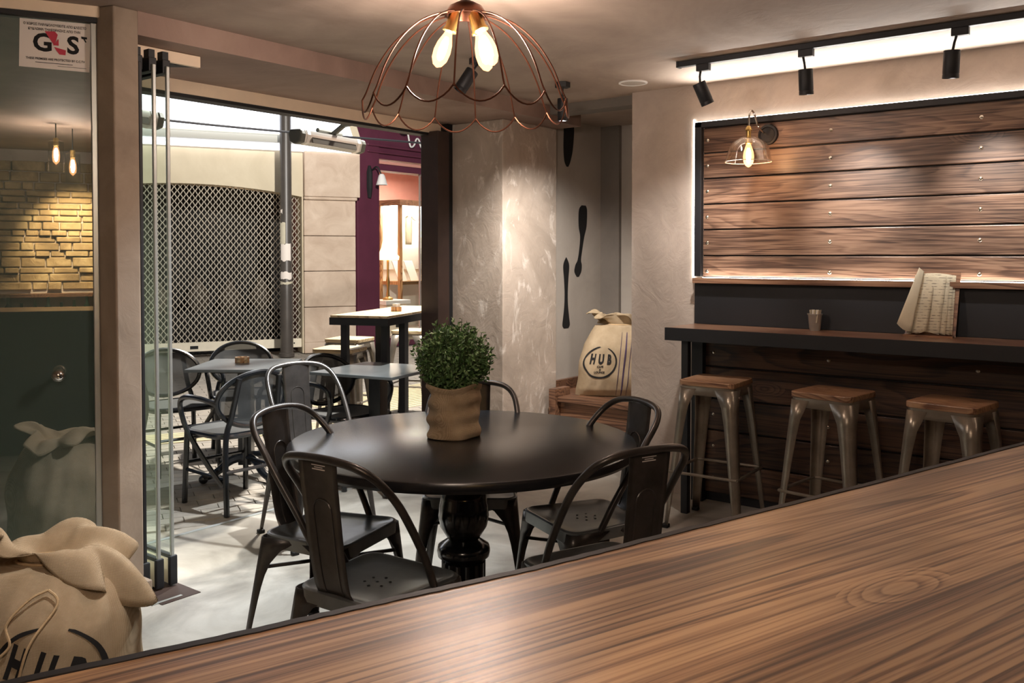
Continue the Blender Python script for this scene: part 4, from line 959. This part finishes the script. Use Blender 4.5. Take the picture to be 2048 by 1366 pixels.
# patio heaters outside the header
def heater(u, label, L=0.62):
    v0 = 4.95; z0 = 2.262
    t = thing('patio_heater', label, 'heater', (u, v0, z0), 0, 'electric patio heaters'); ax = Vector((0.985, 0.17, 0.0)); ay = Vector((-0.17, 0.985, 0)); c = Vector((u, v0, z0))
    prof = [(-0.05, 0.045), (-0.06, 0.015), (-0.045, -0.04), (0.0, -0.052), (0.045, -0.03), (0.055, 0.02), (0.04, 0.048)]
    part('housing', B().extr([c - ax * L / 2 + ay * p + Vector((0, 0, z)) for p, z in prof], ax * L), M_heater, t, smooth=40)
    for s_ in (-1, 1):
        o = c + ax * s_ * L / 2
        e = part('end_cap', B().extr([o + ay * p * 1.06 + Vector((0, 0, z * 1.06)) for p, z in prof], ax * s_ * 0.05), M_heatercap, t, bevel=0.012)
        part('end_band', B().extr([o - ax * s_ * 0.05 + ay * p * 1.03 + Vector((0, 0, z * 1.03)) for p, z in prof], ax * s_ * 0.03), M_white, t)
    part('reflector', B().obox(c + ay * -0.056 + Vector((0, 0, -0.012)), ax * (L / 2 - 0.07), Vector((0, 0.004, -0.001)), Vector((0, 0.006, 0.024))), plain('heater_window', '6d675f', 0.2, metal=0.6), t)
    part('bracket', B().tube([c + ax * -0.12 + Vector((0, 0, 0.07)), c + ax * 0.14 + Vector((0, 0, 0.065))], 0.016, 8), M_heatercap, t)
    part('arm', B().tube([c + Vector((0.03, 0, 0.05)), c + Vector((0.06, -0.10, 0.12)), (c.x + 0.10, 4.42, 2.42)], 0.02, 8), M_heatercap, t)
heater(4.26, 'silver patio heater hanging outside in front of the lamp post')
heater(2.63, 'patio heater outside, partly hidden behind the parked glass panels')
cb = part('overhead_cable', B().tube(sm([(1.8, 7.8, 2.74), (4.5, 7.4, 2.67), (7.5, 7.1, 2.74), (9.8, 6.9, 2.80)], 8), 0.012, 6), M_black, smooth=True); tag(cb, 'thin dark cable strung across the street before the bright sign', 'cable')

# ================================================================== BUILDING ACROSS THE STREET (front at n = 13.4)
NB = 13.4
bld = thing('shuttered_building', 'beige building across the street with arched rolling shutter', 'building', tuple(S(1.0, NB)), 0)
g0, g1_ = -2.2, 2.80
arch = [(g0, 2.32)] + [(g0 + (g1_ - g0) * i / 24, 2.32 + 0.17 * math.sin(PI * max(0, min(1, (i / 24 - 0.42) / 0.62 + 0.0)) ) * 0 + 0.155 * (1 - ((g0 + (g1_ - g0) * i / 24 - 1.2) / 1.65) ** 2 if abs(g0 + (g1_ - g0) * i / 24 - 1.2) < 1.65 else 0)) for i in range(25)]
poly = [S(g0 - 2, NB, 0), S(g0, NB, 0)] + [S(s_, NB, z) for s_, z in arch] + [S(g1_, NB, 0), S(2.82, NB, 0), S(2.82, NB, 3.0), S(g0 - 2, NB, 3.0)]
part('wall', B().extr(poly, EN * 0.35), M_fascia, bld)
for i, (z0, z1) in enumerate(((0.0, 0.16), (0.16, 0.683), (0.691, 1.22), (1.228, 1.747), (1.755, 2.28))):
    part('stone_block', sbox(2.82, 3.60, NB - 0.06, NB + 0.35, z0, z1), M_stone, bld, bevel=0.008)
part('cornice', sbox(2.82, 3.625, NB - 0.09, NB + 0.35, 2.285, 2.335), M_stone, bld, bevel=0.02)
part('upper_block', sbox(2.825, 3.66, NB - 0.10, NB + 0.35, 2.335, 3.0), M_stone, bld, bevel=0.006)
part('recess', sbox(g0 - 0.1, 2.82, NB + 1.3, NB + 1.4, 0, 2.7), M_darkshop, bld)
part('recess_ceiling', sbox(g0 - 0.1, 2.82, NB + 0.35, NB + 1.4, 2.6, 2.7), M_darkshop, bld)
part('light_band', sbox(g0 - 2, 3.66, NB - 0.14, NB + 0.2, 3.0, 3.085), emit('band_glow', 'f6f6ff', 1.6), bld)
part('cornice_beam', sbox(g0 - 2, 3.60, NB - 0.20, NB + 0.2, 3.095, 3.20), plain('grey_beam', '9c9a90', 0.6), bld)
sg = [S(g0 - 2, NB - 0.42, 3.22), S(3.55, NB - 0.42, 3.10), S(3.36, NB - 0.10, 4.3), S(g0 - 2, NB - 0.10, 4.3)]
part('backlit_sign', B().extr([S(g0 - 2, NB - 0.30, 3.205), S(3.50, NB - 0.30, 3.205), S(3.22, NB - 0.06, 4.3), S(g0 - 2, NB - 0.06, 4.3)], EN * 0.05), M_sign, bld)
part('sign_end', B().extr([S(3.505, NB - 0.32, 3.10), S(3.64, NB - 0.32, 3.10), S(3.34, NB - 0.06, 4.3), S(3.225, NB - 0.06, 4.3)], EN * 0.06), M_fascia, bld)
part('upper_wall', sbox(g0 - 2, 3.62, NB + 0.05, NB + 0.35, 3.0, 7.5), M_fascia, bld)
# rolling shutter
rs = thing('rolling_shutter', 'closed pierced metal rolling shutter across the street', 'shutter', tuple(S(0.6, NB + 0.1)), 0)
wires = B(); pw, phh = 0.080, 0.051; nrow = 45
for r_ in range(nrow + 1):
    zb = 0.21 + r_ * phh; pts = []; sgn = 1 if r_ % 2 else -1; k = 0; s_ = 0.55
    while s_ < 2.80:
        pts.append(S(s_, NB + 0.10, min(zb + sgn * phh * 0.5 * math.cos(2 * PI * (s_ - 0.55) / pw), 2.55))); s_ += pw / 6
    wires.tube(pts, 0.0082, 3, cap=False)
part('grille', wires, M_grille, rs, kind='stuff', label='pierced metal links of the shutter')
br = part('bottom_rail', sbox(g0, 2.80, NB + 0.07, NB + 0.13, 0.085, 0.215), M_cream, rs, bevel=0.004)
part('lock_slot', sbox(1.22, 1.33, NB + 0.066, NB + 0.07, 0.12, 0.165), M_blackpaint, br)
part('lock_slot', sbox(2.68, 2.70, NB + 0.066, NB + 0.07, 0.14, 0.16), M_blackpaint, br)
for i, (s_, h_) in enumerate(((0.85, 0.44), (1.40, 0.50), (1.86, 0.46), (2.32, 0.50))):  # simple turned shapes stand in for vague pale things behind the shutter
    v_ = part('display_form', B().lathe([(0.002, 0.0), (0.10, 0.0), (0.16, 0.12), (0.17, 0.24), (0.09, h_ * 0.75), (0.05, h_ * 0.9), (0.06, h_), (0.002, h_)], 20, S(s_, NB + 0.75, 0.62)), M_dimform, smooth=50)
    tag(v_, ('dim pale stand-in form behind the shutter, leftmost', 'dim pale stand-in form behind the shutter, second from left', 'dim pale stand-in form behind the shutter, third from left', 'dim pale stand-in form behind the shutter, closest to the lamp post')[i], 'display form', 'stand-in forms behind the shutter')
dt = part('display_table', sbox(0.6, 2.7, NB + 0.55, NB + 0.95, 0.0, 0.62), M_darkshop, bevel=0.01); tag(dt, 'dark display plinth behind the shutter', 'plinth')
light('shutter_shop_light', 'POINT', S(1.9, NB + 0.6, 2.2), 3.0, WARM, size=0.05)
# lamp post
pb = S(2.50, 13.05)
t = thing('lamp_post', 'dark metal post with torn stickers before the shutter', 'post', tuple(pb), 0)
part('pole', B().lathe([(0.11, 0.0), (0.11, 0.05), (0.092, 0.06), (0.090, 1.0), (0.084, 1.02), (0.080, 5.0)], 24, pb), M_pole, t, smooth=40)
def sticker(z0, z1, a0_, a1_, mat, seed):
    rr = random.Random(seed)
    def fn(u, v):
        a = a0_ + (a1_ - a0_) * u; z = z0 + (z1 - z0) * v + rr.uniform(-0.012, 0.012); return pb + Vector((0.0885 * math.cos(a), 0.0885 * math.sin(a), z))
    return part('torn_sticker', B().grid(8, 5, fn), mat, t, smooth=True)
cdir = math.atan2(-pb.y, -pb.x)
sticker(1.62, 1.93, cdir - 1.2, cdir - 0.1, M_paper, 1); sticker(1.38, 1.62, cdir - 1.0, cdir + 0.8, M_stickerwhite, 2); sticker(1.12, 1.22, cdir - 1.1, cdir + 1.0, M_stickerwhite, 3); sticker(1.05, 1.075, cdir - 1.2, cdir + 1.2, M_paper, 4); sticker(2.06, 2.11, cdir - 1.0, cdir - 0.6, M_stickerwhite, 5)

# ================================================================== PURPLE SHOP (front at v = 10.29)
VS = 10.29
sp = thing('purple_shop', 'purple painted shopfront with lit display window at the street corner', 'shop', (9.5, VS, 0), 0)
part('pilaster', B().box((9.40, VS - 0.02, 0.0), (9.865, VS + 0.25, 4.5)), M_purple, sp, bevel=0.01)
part('header', B().box((9.865, VS, 2.98), (14.5, VS + 0.25, 4.5)), M_purple, sp)
part('moulding', B().box((9.865, VS - 0.03, 2.90), (14.5, VS + 0.02, 2.94)), M_pink, sp)
part('moulding', B().box((9.6, VS - 0.05, 3.16), (14.5, VS + 0.02, 3.20)), M_purple, sp, bevel=0.01)
part('moulding', B().box((9.6, VS - 0.05, 3.06), (14.5, VS + 0.02, 3.09)), M_purple, sp, bevel=0.01)
part('window_lintel', B().box((9.865, VS - 0.01, 2.80), (14.5, VS + 0.2, 2.90)), M_purple, sp)
part('sill', B().box((9.865, VS - 0.03, 0.0), (14.5, VS + 0.2, 0.14)), M_purple, sp)
part('window_pane', B().box((9.865, VS + 0.06, 0.14), (14.5, VS + 0.07, 2.80)), M_shopglass, sp)
part('mullion', B().box((10.85, VS + 0.05, 0.14), (10.87, VS + 0.08, 2.80)), M_alu, sp)
part('shop_floor', B().box((9.4, VS + 0.2, 0.0), (14.5, VS + 3.0, 0.06)), M_white, sp)
part('back_wall', B().box((9.4, VS + 2.6, 0.0), (14.8, VS + 2.7, 3.2)), M_pink, sp)
part('side_wall', B().box((9.4, VS + 0.25, 0.0), (9.5, VS + 2.6, 3.2)), M_pink, sp)
part('side_wall', B().box((14.6, VS + 0.25, 0.0), (14.7, VS + 2.6, 3.2)), M_pink, sp)
part('shop_ceiling', B().box((9.4, VS + 0.2, 3.1), (14.8, VS + 2.7, 3.2)), M_white, sp)
t = thing('tube_light', 'white tube light on the ceiling of the purple shop', 'ceiling light', (12, VS + 1.6, 3.1), 0)
part('tube', B().tube([(10.6, VS + 1.5, 3.02), (12.6, VS + 1.5, 3.02)], 0.03, 10), M_tube, t)
part('fixture', B().box((10.5, VS + 1.45, 3.05), (12.7, VS + 1.55, 3.1)), M_white, t)
light('shop_light', 'AREA', (12.0, VS + 1.3, 3.0), 130, (1.0, 0.93, 0.84), (12.0, VS + 1.3, 0), size=1.6)
# shop sign arm and small lamp on the purple front
t = thing('shop_wall_light', 'small white lamp on the purple pilaster', 'wall lamp', (9.76, VS - 0.02, 2.6), 0)
part('bracket', B().tube(sm([(9.70, VS - 0.02, 2.78), (9.70, VS - 0.14, 2.83), (9.745, VS - 0.18, 2.72)], 6), 0.012, 6), M_blackpaint, t)
part('shade', B().lathe([(0.03, 2.72), (0.05, 2.69), (0.09, 2.55), (0.085, 2.55), (0.045, 2.68)], 16, (9.76, VS - 0.18, 0), cap=False), M_white, t, smooth=40)
part('back_plate', B().lathe([(0.03, 2.35), (0.05, 2.5), (0.05, 2.75), (0.02, 2.85)], 8, (9.64, VS - 0.03, 0)), M_blackpaint, t)
t = thing('sign_bracket', 'pale curled sign bracket on the purple header', 'bracket', (10.5, VS, 3.2), 0)
part('rod', B().tube(sm([(10.42, VS - 0.06, 3.58), (10.47, VS - 0.06, 3.40), (10.52, VS - 0.06, 3.23), (10.60, VS - 0.06, 3.25), (10.66, VS - 0.06, 3.36), (10.72, VS - 0.06, 3.35), (10.78, VS - 0.06, 3.23), (10.95, VS - 0.06, 3.21), (11.3, VS - 0.06, 3.21)], 6), 0.014, 6), M_white, t)
part('panel', B().box((10.42, VS - 0.04, 3.52), (11.5, VS - 0.01, 3.64)), M_pink, t)
part('lamp_head', B().lathe([(0.02, 3.62), (0.07, 3.56), (0.08, 3.44), (0.03, 3.40)], 12, (10.32, VS - 0.1, 0)), M_blackpaint, t)
# vitrine
t = thing('display_cabinet', 'tall brightly lit glass display cabinet in the purple shop', 'display cabinet', (12.0, 11.5, 0.06), 0)
cx0, cx1, cy0, cy1 = 11.50, 12.75, 11.45, 11.95
for (x, y) in ((cx0, cy0), (12.22, cy0), (cx1, cy0), (cx0, cy1), (cx1, cy1)):
    part('post', B().box((x - 0.03, y - 0.03, 0.06), (x + 0.03, y + 0.03, 2.36)), M_wood_cabinet, t)
part('top', B().box((cx0 - 0.06, cy0 - 0.06, 2.36), (cx1 + 0.06, cy1 + 0.06, 2.46)), M_wood_bench, t)
part('lamp_panel', B().box((cx0 + 0.04, cy0 + 0.05, 2.33), (cx1 - 0.04, cy1 - 0.05, 2.355)), M_vitrinelight, t)
part('back_panel', B().box((cx0, cy1 - 0.01, 0.06), (cx1, cy1 + 0.01, 2.36)), M_white, t)
part('bottom', B().box((cx0, cy0, 0.06), (cx1, cy1, 0.14)), M_white, t)
part('shelf', B().box((cx0, cy0, 0.93), (cx1, cy1, 0.99)), M_wood_cabinet, t)
part('shelf', B().box((cx0, cy0 + 0.02, 0.52), (cx1, cy1, 0.535)), M_glass, t)
part('glass_front', B().box((cx0, cy0 - 0.004, 0.14), (cx1, cy0, 2.33)), M_shopglass, t)
part('striped_card', B().box((cx0 + 0.04, cy1 - 0.03, 1.2), (cx1 - 0.05, cy1 - 0.012, 1.62)), M_white, t)
for i, (x, lab) in enumerate(((11.72, 'white draped display card in the lit cabinet, left one'), (12.03, 'white draped display card in the lit cabinet, right one'))):
    o = part('display_card', B().extr([(x - 0.10, 11.60, 0.99), (x + 0.12, 11.60, 0.99), (x + 0.06, 11.72, 1.36), (x - 0.16, 11.72, 1.36)], (0, 0.02, 0)), M_white, bevel=0.006); tag(o, lab, 'display card', 'white cards in the lit cabinet')
o = part('garment', B().grid(14, 12, lambda u, v: Vector((11.95 + (u - 0.5) * (0.16 + 0.18 * v * (1 - v) + (0.22 if v > 0.85 else 0)), 11.66 + 0.04 * math.sin(u * 9), 1.66 + 0.62 * v - (0.25 * abs(u - 0.5) if v > 0.85 else 0)))), M_cream, smooth=True, solid=0.01); tag(o, 'pale hanging garment under the lights of the glass cabinet', 'garment')
# table lamp on a white cabinet
t = thing('table_lamp', 'lit table lamp with fringed shade in the shop window', 'table lamp', (10.95, 11.2, 0.69), 0)
part('shade', B().lathe([(0.06, 1.78), (0.085, 1.72), (0.11, 1.60), (0.16, 1.48), (0.20, 1.44), (0.19, 1.38), (0.05, 1.38)], 28, (10.95, 11.2, 0), cap=False), M_shadelit, t, smooth=60)
part('stem', B().lathe([(0.09, 0.69), (0.09, 0.72), (0.03, 0.75), (0.02, 0.9), (0.035, 1.0), (0.02, 1.1), (0.02, 1.42)], 16, (10.95, 11.2, 0)), M_brass, t, smooth=50)
light('table_lamp_light', 'POINT', (10.95, 11.2, 1.30), 5, WARM, size=0.06)
t = thing('small_cabinet', 'small white cabinet under the lit table lamp', 'cabinet', (10.95, 11.2, 0.06), 0)
part('body', B().box((10.72, 11.0, 0.06), (11.20, 11.4, 0.62)), M_cream, t, bevel=0.01)
part('top', B().box((10.66, 10.95, 0.62), (11.26, 11.45, 0.69)), M_white, t, bevel=0.01)
part('door_window', B().box((10.94, 10.995, 0.22), (11.06, 11.0, 0.42)), M_darkshop, t)
t = thing('bead_rack', 'dark arched rack of hanging beads on the pink shop wall', 'rack', (11.3, VS + 2.55, 1.4), 0)
arcp = [(11.75 + 0.36 * math.cos(PI * i / 12), VS + 2.56, 2.05 + 0.14 * math.sin(PI * i / 12)) for i in range(13)]
part('frame', B().extr([(12.11, VS + 2.56, 1.1)] + arcp + [(11.39, VS + 2.56, 1.1)], (0, 0.04, 0)), M_wood_bench, t)
part('inner_panel', B().box((11.46, VS + 2.55, 1.15), (12.04, VS + 2.56, 2.0)), M_paper, t)
for i in range(7): part('bead_string', B().tube([(11.52 + i * 0.08, VS + 2.54, 1.98), (11.53 + i * 0.08, VS + 2.54, 1.4 + 0.1 * (i % 3))], 0.012, 5), M_blackpaint, t)

# ================================================================== BEHIND THE CAMERA: back bar seen in the tinted pane
bbar = thing('back_bar', 'back bar unit with dark front mirrored in the tinted pane', 'bar unit', tuple(S(-0.5, -1.4)), 0)
part('cabinet', sbox(-2.2, 1.6, -1.58, -1.15, 0.0, 0.74), M_black, bbar)
part('worktop', sbox(-2.25, 1.65, -1.58, -1.12, 0.74, 0.78), M_wood_bench, bbar)
part('shelf', sbox(-2.2, 1.6, -1.58, -1.36, 1.06, 1.09), M_wood_bench, bbar)
wb = bpy.data.objects['wall_back']
rr = random.Random(9)
z = 1.12
stm = {}
row = 0
while z < 2.3:
    h_ = rr.choice((0.06, 0.08, 0.10)); s_ = -1.9 - rr.random() * 0.1
    while s_ < 0.7:
        L = rr.uniform(0.10, 0.30); o = part('stone', sbox(s_ + 0.005, s_ + L - 0.005, -1.6, -1.585 + rr.uniform(0.0, 0.05), z + 0.004, z + h_ - 0.004), M_backstone, wb, bevel=0.008, seg=1); s_ += L
    z += h_; row += 1
bm_ = B().lathe([(0.002, 0.0), (0.036, 0.0), (0.037, 0.17), (0.03, 0.20), (0.013, 0.225), (0.013, 0.285), (0.015, 0.29), (0.002, 0.29)], 16).mesh('bottle', M_bottle)
for p_ in bm_.polygons: p_.use_smooth = True
names = ['leftmost bottle', 'second bottle', 'third bottle', 'fourth bottle', 'fifth bottle', 'sixth bottle', 'seventh bottle', 'eighth bottle', 'ninth bottle', 'tenth bottle']
for i in range(10):
    o = bpy.data.objects.new('bottle', bm_); COL.objects.link(o); o.location = S(-0.95 + i * 0.11, -1.30 + 0.03 * (i % 2), 0.78); o.scale = (1, 1, 0.8 + 0.1 * (i % 3) * 0.9)
    tag(o, names[i] + ' of the row on the back bar worktop, seen mirrored', 'bottle', 'bottles on the back bar')
light('back_bar_light', 'SPOT', S(-0.25, -0.85, 2.3), 420, (1.0, 0.78, 0.45), S(-0.12, -1.6, 1.45), 0.03, 70, 0.8)
def bar_pendant(s_, n_, zt, label):
    t = thing('bar_pendant', label, 'pendant lamp', tuple(S(s_, n_, ZC)), 0, 'glass cylinder pendants above the bar'); c_ = S(s_, n_, 0)
    part('cord', B().tube([c_ + Vector((0, 0, ZC)), c_ + Vector((0, 0, zt))], 0.004, 6), M_black, t)
    part('socket', B().lathe([(0.012, zt), (0.02, zt - 0.005), (0.02, zt - 0.06), (0.014, zt - 0.065)], 16, c_), M_brass, t, smooth=40)
    part('glass_cylinder', B().lathe([(0.03, zt - 0.02), (0.055, zt - 0.03), (0.055, zt - 0.26), (0.052, zt - 0.26), (0.052, zt - 0.033)], 24, c_, cap=False), M_glass, t, smooth=40)
    part('bulb', B().lathe([(0.013, zt - 0.06), (0.024, zt - 0.10), (0.028, zt - 0.14), (0.024, zt - 0.18), (0.003, zt - 0.205)], 16, c_), M_shell, t, smooth=60)
    part('filament', B().lathe([(0.006, zt - 0.08), (0.013, zt - 0.10), (0.015, zt - 0.14), (0.010, zt - 0.17), (0.003, zt - 0.18)], 10, c_), M_corebar, t, smooth=60)
bar_pendant(-0.26, 0.42, 2.36, 'glass cylinder pendant above the bar, mirrored higher in the pane')
bar_pendant(-0.15, 0.16, 2.30, 'glass cylinder pendant above the bar, mirrored lower in the pane')
